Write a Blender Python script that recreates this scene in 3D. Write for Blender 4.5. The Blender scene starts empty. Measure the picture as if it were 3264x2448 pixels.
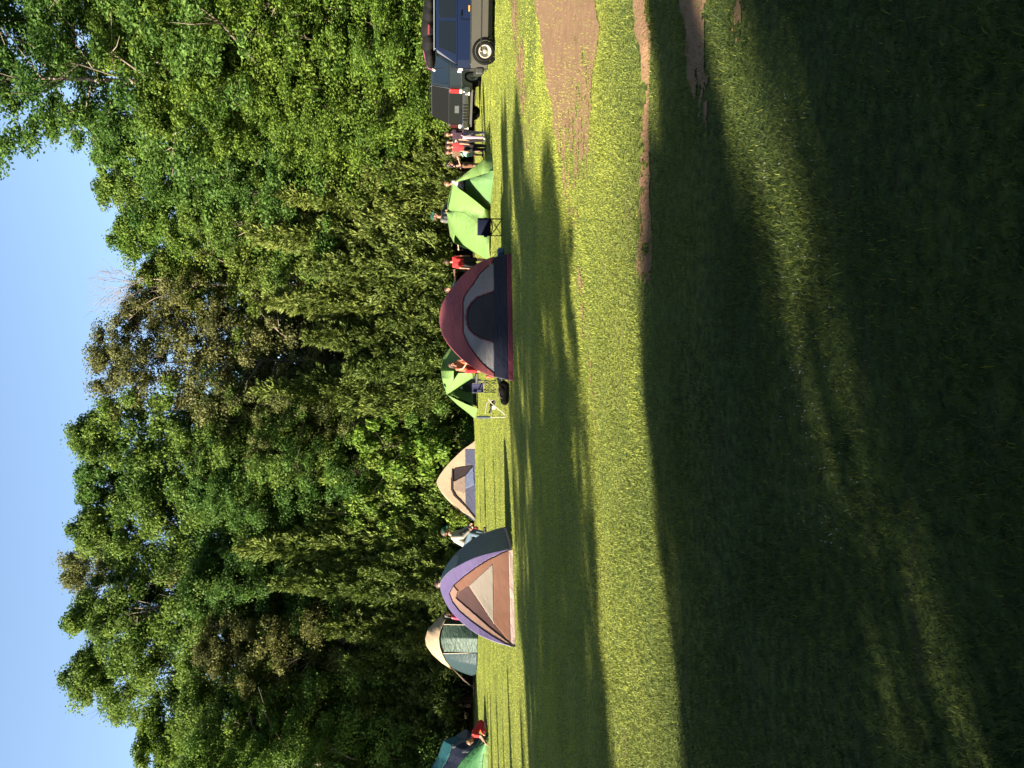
import bpy, math, random
import numpy as np
from mathutils import Vector, Matrix
R_ = math.radians
sc = bpy.context.scene

# ------------------------------------------------------------------ camera
CAM_H = 1.6; F = 2700.0
TH = math.atan(232.0 / F)
fwd = Vector((0, math.cos(TH), -math.sin(TH))); upc = Vector((0, math.sin(TH), math.cos(TH))); rt = Vector((1, 0, 0))
cam_d = bpy.data.cameras.new("camera"); cam = bpy.data.objects.new("camera", cam_d)
sc.collection.objects.link(cam)
M3 = Matrix((-upc, rt, -fwd)).transposed()          # the phone was held on its side: image left is up
cam.matrix_world = Matrix.Translation((0, 0, CAM_H)) @ M3.to_4x4()
cam_d.sensor_fit = 'HORIZONTAL'; cam_d.sensor_width = 36; cam_d.lens = F / 3264 * 36
cam_d.clip_start = 0.05; cam_d.clip_end = 3000
sc.camera = cam

# ------------------------------------------------------------------ light
SUN_EL = R_(24); AZ = R_(30)
w = bpy.data.worlds.new("World"); sc.world = w; w.use_nodes = True
nt = w.node_tree; nt.nodes.clear()
sky = nt.nodes.new('ShaderNodeTexSky'); sky.sky_type = 'NISHITA'; sky.sun_disc = False
sky.sun_elevation = SUN_EL; sky.sun_rotation = R_(240); sky.air_density = 1.0; sky.dust_density = 0.9; sky.ozone_density = 1.3
bg = nt.nodes.new('ShaderNodeBackground'); bg.inputs[1].default_value = 0.053
wo = nt.nodes.new('ShaderNodeOutputWorld')
nt.links.new(sky.outputs[0], bg.inputs[0]); nt.links.new(bg.outputs[0], wo.inputs[0])
sl = bpy.data.lights.new("sun", 'SUN'); sl.energy = 5.0; sl.angle = R_(0.7); sl.color = (1.0, 0.88, 0.70)
so = bpy.data.objects.new("sun", sl); sc.collection.objects.link(so)
SD = Vector((math.cos(SUN_EL) * math.cos(AZ), math.cos(SUN_EL) * math.sin(AZ), -math.sin(SUN_EL)))
so.rotation_euler = SD.to_track_quat('-Z', 'Y').to_euler(); so.location = (-30, -20, 30)
sc.view_settings.view_transform = 'Standard'; sc.view_settings.look = 'None'
sc.view_settings.gamma = 1; sc.view_settings.exposure = 2.58
sc.cycles.max_bounces = 6; sc.cycles.transparent_max_bounces = 4

# ------------------------------------------------------------------ layout helpers
def ray(y, v):
    a = (1224.0 - y) / F; b = (v - 1632.0) / F
    return fwd + rt * a - upc * b
def P(y, v, d):
    r = ray(y, v); t = d / r.y
    return Vector((r.x * t, d, CAM_H + r.z * t))
def G(y, v):
    r = ray(y, v); t = CAM_H / -r.z
    return Vector((r.x * t, r.y * t, 0))

COL = sc.collection
def link(o): COL.objects.link(o); return o
def tag(o, label=None, cat=None, group=None, kind=None):
    if label: o['label'] = label
    if cat: o['category'] = cat
    if group: o['group'] = group
    if kind: o['kind'] = kind
    return o
def thing(name, loc=(0, 0, 0), rz=0, label=None, cat=None, group=None):
    o = link(bpy.data.objects.new(name, None)); o.location = loc; o.rotation_euler = (0, 0, rz); o.empty_display_size = .2
    return tag(o, label, cat, group)
def mesh(name, V, Fs, mat=None, parent=None, smooth=False):
    me = bpy.data.meshes.new(name); me.from_pydata([tuple(v) for v in V], [], Fs); me.update()
    if mat: me.materials.append(mat)
    if smooth: me.polygons.foreach_set('use_smooth', [True] * len(me.polygons))
    o = link(bpy.data.objects.new(name, me))
    if parent: o.parent = parent
    return o
def setparent_world(o, parent):
    """vertices were given in world space: keep them there under a placed parent"""
    o.parent = parent
    bpy.context.view_layer.update()
    o.matrix_parent_inverse = parent.matrix_world.inverted()
    return o
class MB:
    def __init__(s): s.V = []; s.F = []
    def add(s, V, Fs):
        n = len(s.V); s.V += [tuple(v) for v in V]; s.F += [tuple(i + n for i in f) for f in Fs]; return s
    def box(s, c, d, rz=0, ry=0, rx=0):
        m = Matrix.Rotation(rz, 3, 'Z') @ Matrix.Rotation(ry, 3, 'Y') @ Matrix.Rotation(rx, 3, 'X')
        V = []
        for sx in (-.5, .5):
            for sy in (-.5, .5):
                for sz in (-.5, .5):
                    V.append(Vector(c) + m @ Vector((sx * d[0], sy * d[1], sz * d[2])))
        return s.add(V, [(0, 1, 3, 2), (4, 6, 7, 5), (0, 4, 5, 1), (2, 3, 7, 6), (0, 2, 6, 4), (1, 5, 7, 3)])
    def tube(s, pts, rad, seg=8, cap=True):
        pts = [Vector(p) for p in pts]
        if not hasattr(rad, '__len__'): rad = [rad] * len(pts)
        V = []; Fs = []
        for i, p in enumerate(pts):
            t = (pts[min(i + 1, len(pts) - 1)] - pts[max(i - 1, 0)])
            t = t.normalized() if t.length > 1e-9 else Vector((0, 0, 1))
            a = t.cross(Vector((.13, .31, .94))); a = a.normalized() if a.length > 1e-3 else Vector((1, 0, 0))
            b = t.cross(a)
            for k in range(seg):
                th = 2 * math.pi * k / seg
                V.append(p + (a * math.cos(th) + b * math.sin(th)) * rad[i])
        for i in range(len(pts) - 1):
            for k in range(seg):
                k2 = (k + 1) % seg
                Fs.append((i * seg + k, i * seg + k2, (i + 1) * seg + k2, (i + 1) * seg + k))
        if cap:
            Fs.append(tuple(range(seg))[::-1]); Fs.append(tuple((len(pts) - 1) * seg + k for k in range(seg)))
        return s.add(V, Fs)
    def ball(s, c, r, seg=12, rings=8):
        c = Vector(c)
        if not hasattr(r, '__len__'): r = (r, r, r)
        V = [c + Vector((0, 0, r[2]))]; Fs = []
        for i in range(1, rings):
            ph = math.pi * i / rings
            for k in range(seg):
                th = 2 * math.pi * k / seg
                V.append(c + Vector((r[0] * math.sin(ph) * math.cos(th), r[1] * math.sin(ph) * math.sin(th), r[2] * math.cos(ph))))
        V.append(c - Vector((0, 0, r[2])))
        for k in range(seg): Fs.append((0, 1 + k, 1 + (k + 1) % seg))
        for i in range(rings - 2):
            for k in range(seg):
                k2 = (k + 1) % seg; b = 1 + i * seg
                Fs.append((b + k, b + seg + k, b + seg + k2, b + k2))
        b = 1 + (rings - 2) * seg
        for k in range(seg): Fs.append((len(V) - 1, b + (k + 1) % seg, b + k))
        return s.add(V, Fs)
    def cap(s, a, b, ra, rb, seg=12):
        """tapered capsule"""
        a = Vector(a); b = Vector(b); t = (b - a); L = t.length
        if L < 1e-6: return s.ball(a, ra)
        t /= L; pts = []; rad = []
        for k in range(0, 5):
            f = math.pi / 2 * k / 4.5
            pts.append(a - t * ra * math.cos(f)); rad.append(max(ra * math.sin(f), ra * .05))
        pts.append(a); rad.append(ra); pts.append(b); rad.append(rb)
        for k in range(4, -1, -1):
            f = math.pi / 2 * k / 4.5
            pts.append(b + t * rb * math.cos(f)); rad.append(max(rb * math.sin(f), rb * .05))
        return s.tube(pts, rad, seg)
    def lathe(s, prof, c=(0, 0, 0), axis='Y', seg=28):
        V = []; Fs = []; c = Vector(c); n = len(prof)
        for k in range(seg):
            th = 2 * math.pi * k / seg
            for r, h in prof:
                if axis == 'Y': V.append(c + Vector((r * math.cos(th), h, r * math.sin(th))))
                elif axis == 'X': V.append(c + Vector((h, r * math.cos(th), r * math.sin(th))))
                else: V.append(c + Vector((r * math.cos(th), r * math.sin(th), h)))
        for k in range(seg):
            k2 = (k + 1) % seg
            for i in range(n - 1): Fs.append((k * n + i, k * n + i + 1, k2 * n + i + 1, k2 * n + i))
        return s.add(V, Fs)
    def prism(s, poly, y0, y1):
        """poly in x,z extruded along y"""
        n = len(poly)
        V = [(p[0], y0, p[1]) for p in poly] + [(p[0], y1, p[1]) for p in poly]
        Fs = [tuple(range(n))[::-1], tuple(range(n, 2 * n))] + [(i, (i + 1) % n, n + (i + 1) % n, n + i) for i in range(n)]
        return s.add(V, Fs)
    def build(s, name, mat, parent=None, smooth=False, bevel=0):
        o = mesh(name, s.V, s.F, mat, parent, smooth)
        if bevel:
            b = o.modifiers.new('bevel', 'BEVEL'); b.width = bevel; b.segments = 2; b.limit_method = 'ANGLE'
        return o

# ------------------------------------------------------------------ materials
def newmat(name):
    m = bpy.data.materials.new(name); m.use_nodes = True; m.node_tree.nodes.clear(); return m, m.node_tree
def out(ntr, s):
    o = ntr.nodes.new('ShaderNodeOutputMaterial'); ntr.links.new(s, o.inputs[0])
def srgb(r, g, b):
    f = lambda c: (c / 255 / 12.92) if c <= 10 else ((c / 255 + .055) / 1.055) ** 2.4
    return (f(r), f(g), f(b))
def pbr(name, col, rough=.6, metal=0, spec=.35, noise=.12, scale=6, bump=0, bscale=30, emit=None, coat=0):
    m, t = newmat(name); N = t.nodes; Lk = t.links; col = tuple(c * .40 for c in col)
    p = N.new('ShaderNodeBsdfPrincipled'); p.inputs['Roughness'].default_value = rough; p.inputs['Metallic'].default_value = metal
    p.inputs['Specular IOR Level'].default_value = spec
    if coat: p.inputs['Coat Weight'].default_value = coat; p.inputs['Coat Roughness'].default_value = .08
    tc = N.new('ShaderNodeTexCoord'); nz = N.new('ShaderNodeTexNoise'); nz.inputs['Scale'].default_value = scale; nz.inputs['Detail'].default_value = 5
    Lk.new(tc.outputs['Object'], nz.inputs['Vector'])
    mx = N.new('ShaderNodeMix'); mx.data_type = 'RGBA'
    mx.inputs[6].default_value = (*[c * (1 - noise) for c in col], 1); mx.inputs[7].default_value = (*[min(1, c * (1 + noise)) for c in col], 1)
    Lk.new(nz.outputs['Fac'], mx.inputs[0]); Lk.new(mx.outputs[2], p.inputs['Base Color'])
    if bump:
        n2 = N.new('ShaderNodeTexNoise'); n2.inputs['Scale'].default_value = bscale; n2.inputs['Detail'].default_value = 4
        Lk.new(tc.outputs['Object'], n2.inputs['Vector'])
        b = N.new('ShaderNodeBump'); b.inputs['Strength'].default_value = bump; b.inputs['Distance'].default_value = .02
        Lk.new(n2.outputs['Fac'], b.inputs['Height']); Lk.new(b.outputs[0], p.inputs['Normal'])
    out(t, p.outputs[0]); return m
def cloth(name, col, trans=.25, wr=.5, wscale=(2.2, 2.2, 6), rough=.55, noise=.08):
    m, t = newmat(name); N = t.nodes; Lk = t.links; col = tuple(c * .60 for c in col)
    tc = N.new('ShaderNodeTexCoord'); mp = N.new('ShaderNodeMapping'); mp.inputs['Scale'].default_value = wscale
    mp.inputs['Rotation'].default_value = (.3, .5, .4)
    Lk.new(tc.outputs['Object'], mp.inputs[0])
    nz = N.new('ShaderNodeTexNoise'); nz.inputs['Scale'].default_value = 1.4; nz.inputs['Detail'].default_value = 3; nz.inputs['Distortion'].default_value = .8
    Lk.new(mp.outputs[0], nz.inputs['Vector'])
    b = N.new('ShaderNodeBump'); b.inputs['Strength'].default_value = wr; b.inputs['Distance'].default_value = .06
    Lk.new(nz.outputs['Fac'], b.inputs['Height'])
    n2 = N.new('ShaderNodeTexNoise'); n2.inputs['Scale'].default_value = 3; Lk.new(tc.outputs['Object'], n2.inputs['Vector'])
    mx = N.new('ShaderNodeMix'); mx.data_type = 'RGBA'
    mx.inputs[6].default_value = (*[c * (1 - noise) for c in col], 1); mx.inputs[7].default_value = (*[c * (1 + noise) for c in col], 1)
    Lk.new(n2.outputs['Fac'], mx.inputs[0])
    p = N.new('ShaderNodeBsdfPrincipled'); p.inputs['Roughness'].default_value = rough; p.inputs['Specular IOR Level'].default_value = .25
    Lk.new(mx.outputs[2], p.inputs['Base Color']); Lk.new(b.outputs[0], p.inputs['Normal'])
    tr = N.new('ShaderNodeBsdfTranslucent'); Lk.new(mx.outputs[2], tr.inputs[0]); Lk.new(b.outputs[0], tr.inputs['Normal'])
    ms = N.new('ShaderNodeMixShader'); ms.inputs[0].default_value = trans
    Lk.new(p.outputs[0], ms.inputs[1]); Lk.new(tr.outputs[0], ms.inputs[2]); out(t, ms.outputs[0]); return m
def leafmat(name, c0, c1, trans=.35, k=.84):
    """c0..c1 by the per-leaf tint attribute, multiplied by the object's own colour"""
    m, t = newmat(name); N = t.nodes; Lk = t.links; c0 = tuple(c * k for c in c0); c1 = tuple(c * k for c in c1)
    at = N.new('ShaderNodeAttribute'); at.attribute_name = 'tint'
    cr = N.new('ShaderNodeMix'); cr.data_type = 'RGBA'; cr.inputs[6].default_value = (*c0, 1); cr.inputs[7].default_value = (*c1, 1)
    Lk.new(at.outputs['Fac'], cr.inputs[0])
    oi = N.new('ShaderNodeObjectInfo')
    mu = N.new('ShaderNodeMix'); mu.data_type = 'RGBA'; mu.blend_type = 'MULTIPLY'; mu.inputs[0].default_value = 1
    Lk.new(cr.outputs[2], mu.inputs[6]); Lk.new(oi.outputs['Color'], mu.inputs[7])
    p = N.new('ShaderNodeBsdfPrincipled'); p.inputs['Roughness'].default_value = .6; p.inputs['Specular IOR Level'].default_value = .16
    Lk.new(mu.outputs[2], p.inputs['Base Color'])
    tr = N.new('ShaderNodeBsdfTranslucent'); Lk.new(mu.outputs[2], tr.inputs[0])
    ms = N.new('ShaderNodeMixShader'); ms.inputs[0].default_value = trans
    Lk.new(p.outputs[0], ms.inputs[1]); Lk.new(tr.outputs[0], ms.inputs[2]); out(t, ms.outputs[0]); return m

M_LEAF = leafmat('broad_leaf', (.042, .090, .014), (.145, .215, .036), .42)
M_BRLEAF = leafmat('brown_leaf', (.065, .075, .024), (.150, .155, .050))
M_CED = leafmat('cedar_spray', (.045, .070, .012), (.165, .200, .042), .2)
M_BARK = pbr('bark', (.11, .085, .06), .9, noise=.4, scale=9, bump=.6, bscale=25)
M_PALE = pbr('pale_bark', (.36, .30, .23), .85, noise=.35, scale=5, bump=.4, bscale=20)
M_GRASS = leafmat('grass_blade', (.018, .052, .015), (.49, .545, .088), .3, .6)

# ground
def ground_mat():
    m, t = newmat('lawn'); N = t.nodes; Lk = t.links
    tc = N.new('ShaderNodeTexCoord')
    def nz(s, d=6, w=None):
        n = N.new('ShaderNodeTexNoise'); n.inputs['Scale'].default_value = s; n.inputs['Detail'].default_value = d
        if w:
            mp = N.new('ShaderNodeMapping'); mp.inputs['Scale'].default_value = w; mp.inputs['Rotation'].default_value = (0, 0, .25)
            Lk.new(tc.outputs['Object'], mp.inputs[0]); Lk.new(mp.outputs[0], n.inputs['Vector'])
        else: Lk.new(tc.outputs['Object'], n.inputs['Vector'])
        return n.outputs['Fac']
    def mix(f, a, b, blend='MIX'):
        x = N.new('ShaderNodeMix'); x.data_type = 'RGBA'; x.blend_type = blend
        if isinstance(f, float): x.inputs[0].default_value = f
        else: Lk.new(f, x.inputs[0])
        for s, c in ((6, a), (7, b)):
            if isinstance(c, tuple): x.inputs[s].default_value = (*c, 1)
            else: Lk.new(c, x.inputs[s])
        return x.outputs[2]
    def ramp(f, a, b):
        r = N.new('ShaderNodeMapRange'); r.inputs[1].default_value = a; r.inputs[2].default_value = b; Lk.new(f, r.inputs[0]); return r.outputs[0]
    c = mix(ramp(nz(.35, 4, (1, 2.2, 1)), .35, .65), (.105, .134, .024), (.215, .225, .039))
    c = mix(ramp(nz(14, 8), .3, .72), (.035, .054, .012), c)
    c = mix(ramp(nz(3.0, 6, (.5, 2, 1)), .58, .75), c, (.11, .095, .036))
    # foreground shade put into the colour of the near turf, fading out farther on
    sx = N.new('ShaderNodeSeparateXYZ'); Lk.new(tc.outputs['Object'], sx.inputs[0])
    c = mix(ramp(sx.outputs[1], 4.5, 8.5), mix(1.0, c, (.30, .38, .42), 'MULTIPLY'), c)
    p = N.new('ShaderNodeBsdfPrincipled'); p.inputs['Roughness'].default_value = .95; p.inputs['Specular IOR Level'].default_value = .1
    Lk.new(c, p.inputs['Base Color'])
    b = N.new('ShaderNodeBump'); b.inputs['Strength'].default_value = .8; b.inputs['Distance'].default_value = .05
    Lk.new(nz(22, 8), b.inputs['Height']); Lk.new(b.outputs[0], p.inputs['Normal'])
    out(t, p.outputs[0]); return m
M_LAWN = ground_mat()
M_DIRT = pbr('dry_dirt', (.385, .238, .137), .95, noise=.35, scale=5, bump=.7, bscale=40, spec=.1)
M_LITTER = pbr('leaf_litter', (.07, .05, .03), .95, noise=.5, scale=3, bump=.7, bscale=15, spec=.1)

# ------------------------------------------------------------------ numpy helpers
def vnoise(x, y, seed=0):
    """smooth value noise 0..1"""
    rs = np.random.RandomState(seed); T = rs.rand(64, 64)
    xi = np.floor(x).astype(int); yi = np.floor(y).astype(int); fx = x - xi; fy = y - yi
    fx = fx * fx * (3 - 2 * fx); fy = fy * fy * (3 - 2 * fy)
    g = lambda a, b: T[a % 64, b % 64]
    return (g(xi, yi) * (1 - fx) + g(xi + 1, yi) * fx) * (1 - fy) + (g(xi, yi + 1) * (1 - fx) + g(xi + 1, yi + 1) * fx) * fy
def inpoly(x, y, poly):
    ins = np.zeros(x.shape, bool); n = len(poly)
    for i in range(n):
        x1, y1 = poly[i]; x2, y2 = poly[(i + 1) % n]
        c = ((y1 > y) != (y2 > y)) & (x < (x2 - x1) * (y - y1) / (y2 - y1 + 1e-12) + x1)
        ins ^= c
    return ins
def np_mesh(name, V, Fi, k, mat, tint=None):
    """V (n,3); Fi (m,k) faces of k corners"""
    me = bpy.data.meshes.new(name); n = len(V); m = len(Fi)
    me.vertices.add(n); me.vertices.foreach_set('co', V.astype(np.float32).ravel())
    me.loops.add(m * k); me.loops.foreach_set('vertex_index', Fi.astype(np.int32).ravel())
    me.polygons.add(m); me.polygons.foreach_set('loop_start', np.arange(0, m * k, k, dtype=np.int32))
    me.polygons.foreach_set('loop_total', np.full(m, k, dtype=np.int32))
    if tint is not None:
        a = me.attributes.new('tint', 'FLOAT', 'POINT'); a.data.foreach_set('value', tint.astype(np.float32))
    me.update(calc_edges=True)
    if mat: me.materials.append(mat)
    return me
def norm(a): return a / (np.linalg.norm(a, axis=1, keepdims=True) + 1e-9)
def leaf_mesh(name, C, Nn, L, W, tint, mat, axis=None):
    n = len(C); rs = np.random.RandomState(n)
    if axis is None: axis = rs.normal(size=(n, 3))
    a = norm(axis - Nn * np.sum(axis * Nn, axis=1, keepdims=True)); b = np.cross(Nn, a)
    L = L[:, None]; W = W[:, None]
    V = np.stack([C - a * L / 2, C + b * W / 2 - a * L * .05, C + a * L / 2, C - b * W / 2 - a * L * .05], 1).reshape(-1, 3)
    return np_mesh(name, V, np.arange(4 * n).reshape(n, 4), 4, mat, np.repeat(np.clip(tint, 0, 1), 4))

# ------------------------------------------------------------------ setting: ground
GULLY = [G(y, v) for y, v in ((-100, 2040), (130, 2052), (400, 2046), (600, 2050), (880, 2062), (1100, 2075))]
def hfun(x, y):
    h = .05 * (vnoise(x * .35 + 9, y * .35, 3) - .5) + .02 * (vnoise(x * 1.7, y * 1.7, 5) - .5)
    fade = np.clip((16 - y) / 4, 0, 1); h = h * fade
    gx = np.array([g.x for g in GULLY][::-1]); gy = np.array([g.y for g in GULLY][::-1])
    gl = np.interp(x, gx, gy); m = np.exp(-((y - gl) / .09) ** 2) * np.clip((x - gx[0] - .2) / .6, 0, 1)
    return h - .05 * m
def lines(a, b, st, far0, far1, gr=1.25):
    L = list(np.arange(a, b, st)); s = st; v = L[-1]
    while v < far1: s *= gr; v += s; L.append(v)
    s = st; v = L[0]; pre = []
    while v > far0: s *= gr; v -= s; pre.append(v)
    return np.array(pre[::-1] + L)
gx = lines(-7, 7.5, .07, -400, 400); gy = lines(1, 13, .07, -200, 900)
X, Y = np.meshgrid(gx, gy); Z = hfun(X, Y)
nx, ny = len(gx), len(gy)
idx = np.arange(nx * ny).reshape(ny, nx)
Fq = np.stack([idx[:-1, :-1], idx[:-1, 1:], idx[1:, 1:], idx[1:, :-1]], -1).reshape(-1, 4)
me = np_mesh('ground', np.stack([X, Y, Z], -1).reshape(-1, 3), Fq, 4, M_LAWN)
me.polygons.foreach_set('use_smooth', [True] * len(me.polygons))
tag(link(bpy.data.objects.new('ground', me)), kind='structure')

# bare dirt worn into the lawn, each patch a thin ragged sheet
PATCH = [
    ('dirt_track', [(-260, 1680), (0, 1705), (200, 1732), (400, 1768), (560, 1785), (800, 1815), (950, 1835), (950, 1842), (800, 1850), (600, 1868), (450, 1878), (250, 1895), (0, 1898), (-260, 1902)], .05, .95),
    ('worn_track', [(-200, 1622), (0, 1626), (300, 1652), (500, 1680), (760, 1700), (760, 1708), (500, 1700), (300, 1682), (0, 1656), (-200, 1652)], .07, .50),
    ('dirt_strip', [(-200, 2010), (0, 2020), (130, 2036), (400, 2033), (600, 2026), (850, 2034), (885, 2052), (860, 2080), (600, 2062), (400, 2048), (130, 2062), (0, 2048), (-200, 2046)], .025, .9),
    ('dirt_rut', [(-200, 2140), (0, 2160), (300, 2205), (500, 2248), (500, 2268), (300, 2262), (100, 2250), (0, 2246), (-200, 2240)], .025, .85),
    ('bare_strip', [(850, 1832), (1200, 1874), (1500, 1912), (1500, 1920), (1200, 1890), (850, 1850)], .04, .45),
    ('bare_patch', [(-150, 2330), (0, 2340), (180, 2352), (180, 2366), (0, 2362), (-150, 2360)], .02, .6),
]
POLYS = []
for nm, pl, st, dens in PATCH:
    pts = [G(*p) for p in pl]; poly = [(p.x, p.y) for p in pts]; POLYS.append((poly, dens))
    xs = np.arange(min(p[0] for p in poly) - .3, max(p[0] for p in poly) + .3, st); ys = np.arange(min(p[1] for p in poly) - .3, max(p[1] for p in poly) + .3, st)
    X, Y = np.meshgrid(xs, ys); cx = (X[:-1, :-1] + X[1:, 1:]) / 2; cy = (Y[:-1, :-1] + Y[1:, 1:]) / 2
    k = min(1, st / .04)
    wx = cx + .35 * k * (vnoise(cx * 2.5, cy * 2.5, 11) - .5) + .12 * (vnoise(cx * 11, cy * 11, 12) - .5)
    wy = cy + .35 * k * (vnoise(cx * 2.5, cy * 2.5, 13) - .5) + .12 * (vnoise(cx * 11, cy * 11, 14) - .5)
    inn = inpoly(wx, wy, poly)
    thr = vnoise(cx * 3 / max(k, .5), cy * 6 / max(k, .5), 17) * .42 + vnoise(cx * 13, cy * 13, 18) * .36 + vnoise(cx * 31, cy * 31, 19) * .22
    fadex = np.clip((cx - min(p[0] for p in poly)) / (max(p[0] for p in poly) - min(p[0] for p in poly)) * 2.2, .25, 1)
    if nm == 'dirt_strip': fadex = np.clip(fadex, .72, 1)
    keep = inn & (thr < dens * fadex)
    idx = np.arange(X.size).reshape(X.shape)
    Fq = np.stack([idx[:-1, :-1], idx[:-1, 1:], idx[1:, 1:], idx[1:, :-1]], -1)[keep]
    me = np_mesh(nm, np.stack([X, Y, hfun(X, Y) + .006], -1).reshape(-1, 3), Fq.reshape(-1, 4), 4, M_DIRT)
    tag(link(bpy.data.objects.new(nm, me)), kind='structure')
# forest floor under the trees
fx = np.linspace(-60, 60, 200); fy0 = 37.5 + 2.2 * vnoise(fx * .3, fx * 0, 4) - np.clip((fx - 6) * .30, 0, 6)
V = [(x, y, .008) for x, y in zip(fx, fy0)] + [(x, 120, .008) for x in fx]
o = mesh('forest_floor', V, [(i, i + 1, 201 + i, 200 + i) for i in range(199)], M_LITTER); tag(o, kind='structure')

# ------------------------------------------------------------------ grass (uncountable)
def grass(name, x0, x1, y0, y1, dens, hgt, wid, seed, wedge=True):
    rs = np.random.RandomState(seed); n = int((x1 - x0) * (y1 - y0) * dens)
    x = rs.uniform(x0, x1, n); y = rs.uniform(y0, y1, n)
    if wedge:
        k = np.abs(x) < y * .5 + 1.1; x = x[k]; y = y[k]
    # clumpy, and thin on the worn dirt
    prob = .45 + .75 * vnoise(x * 4, y * 4, seed + 1)
    for poly, d in POLYS:
        wx = x + .14 * (vnoise(x * 9, y * 9, 21) - .5); wy = y + .14 * (vnoise(x * 9, y * 9, 22) - .5)
        ins = inpoly(wx, wy, poly)
        fade = np.clip((x - min(p[0] for p in poly)) / (max(p[0] for p in poly) - min(p[0] for p in poly)) * 2.2, .2, 1)
        prob = np.where(ins, prob * (1 - .93 * np.minimum(1, d * fade * 1.05)), prob)
    k = rs.rand(len(x)) < prob; x = x[k]; y = y[k]; n = len(x)
    tuft = vnoise(x * 2.2, y * 2.2, seed + 2)
    h = hgt * (.45 + .6 * rs.rand(n)) * (.6 + .9 * tuft); long_ = rs.rand(n) < .012; h = np.where(long_, h * 2.1, h)
    wv = wid * (.7 + .6 * rs.rand(n)); th = rs.uniform(0, 2 * math.pi, n); la = rs.uniform(0, 2 * math.pi, n); ln = h * (.25 + .85 * rs.rand(n))
    z = hfun(x, y) - .003
    bx, by = np.cos(th) * wv / 2, np.sin(th) * wv / 2; lx, ly = np.cos(la) * ln, np.sin(la) * ln
    A = np.stack([x - bx, y - by, z], 1); B = np.stack([x + bx, y + by, z], 1)
    C = np.stack([x + bx * .8 + lx * .3, y + by * .8 + ly * .3, z + h * .62], 1); D = np.stack([x - bx * .8 + lx * .3, y - by * .8 + ly * .3, z + h * .62], 1)
    T = np.stack([x + lx, y + ly, z + h], 1)
    V = np.stack([A, B, C, D, T], 1).reshape(-1, 3); o = np.arange(n)[:, None] * 5
    F1 = np.concatenate([o + [0, 1, 2], o + [0, 2, 3], o + [3, 2, 4]], 0)
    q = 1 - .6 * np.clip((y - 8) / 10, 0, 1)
    t = np.clip(.03 + (.18 + .24 * np.clip((y - 4.8) / 2.5, 0, 1)) * vnoise(x * .9, y * .9, 31) + q * (.18 * (rs.rand(n) - .5) + .4 * (rs.rand(n) < .05)) + np.clip((y - 5) / 11, 0, .60), 0, 1)  # darker near tint paints in the foreground shade; far blades are yellower
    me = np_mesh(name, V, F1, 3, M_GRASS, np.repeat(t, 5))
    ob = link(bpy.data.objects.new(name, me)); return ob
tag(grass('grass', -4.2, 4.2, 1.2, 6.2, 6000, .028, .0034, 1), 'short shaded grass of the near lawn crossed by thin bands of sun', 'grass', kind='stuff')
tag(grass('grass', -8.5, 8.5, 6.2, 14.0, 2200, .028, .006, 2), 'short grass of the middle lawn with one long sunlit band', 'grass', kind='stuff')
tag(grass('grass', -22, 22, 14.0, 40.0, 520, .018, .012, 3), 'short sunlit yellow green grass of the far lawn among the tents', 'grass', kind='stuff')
# clover flowers dotted in the shade
rs = np.random.RandomState(5); mb = MB()
for i in range(80):
    y = rs.uniform(1150, 1750) if i % 3 else rs.uniform(300, 1300); v = 2560 + 60 * rs.randn() + (y - 900) * .12
    g = G(y, min(max(v, 2450), 3150)); z = float(hfun(np.array([g.x]), np.array([g.y]))[0])
    mb.tube([(g.x, g.y, z), (g.x, g.y, z + .017)], .0004, 4); mb.ball((g.x, g.y, z + .020), (.0032, .0032, .003), 6, 4)
tag(mb.build('clover_flowers', pbr('petal', (.42, .46, .44), .6)), 'tiny white flecks of clover flowers scattered in the shaded grass', 'flowers', kind='stuff')
# ------------------------------------------------------------------ trees
def crown_data(seed, H, R, zb, ncl, per, rc, prof, lobes=.22, flat=.65, shell=.5):
    rs = np.random.RandomState(seed); ph = rs.uniform(0, 6.28, 6)
    u = rs.rand(ncl) ** .9; th = rs.uniform(0, 2 * math.pi, ncl)
    env = R * prof(u) * (1 + lobes * np.sin(3 * th + ph[0] + 6 * u) + lobes * .7 * np.sin(5 * th + ph[1] - 9 * u) + lobes * .5 * np.sin(2 * th + ph[2] + 14 * u))
    r = env * rs.rand(ncl) ** shell
    c = np.stack([r * np.cos(th), r * np.sin(th), zb + u * (H - zb) - rc * .3], 1)
    size = rc * rs.uniform(.55, 1.35, ncl) * (1 - .35 * u)
    n = rs.poisson(per, ncl); rep = np.repeat(np.arange(ncl), n); N = len(rep)
    d = norm(rs.normal(size=(N, 3))); rad = size[rep] * rs.rand(N) ** .5
    rad *= 1 + .5 * (rs.rand(N) < .12)
    pos = c[rep] + d * rad[:, None] * np.array([1, 1, flat])
    nn = norm(d * .55 + np.array([0, 0, .55]) + rs.normal(size=(N, 3)) * .55)
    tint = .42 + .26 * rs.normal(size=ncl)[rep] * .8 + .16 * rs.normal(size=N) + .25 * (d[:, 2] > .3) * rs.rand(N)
    return c, pos, nn, tint, rs
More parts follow.
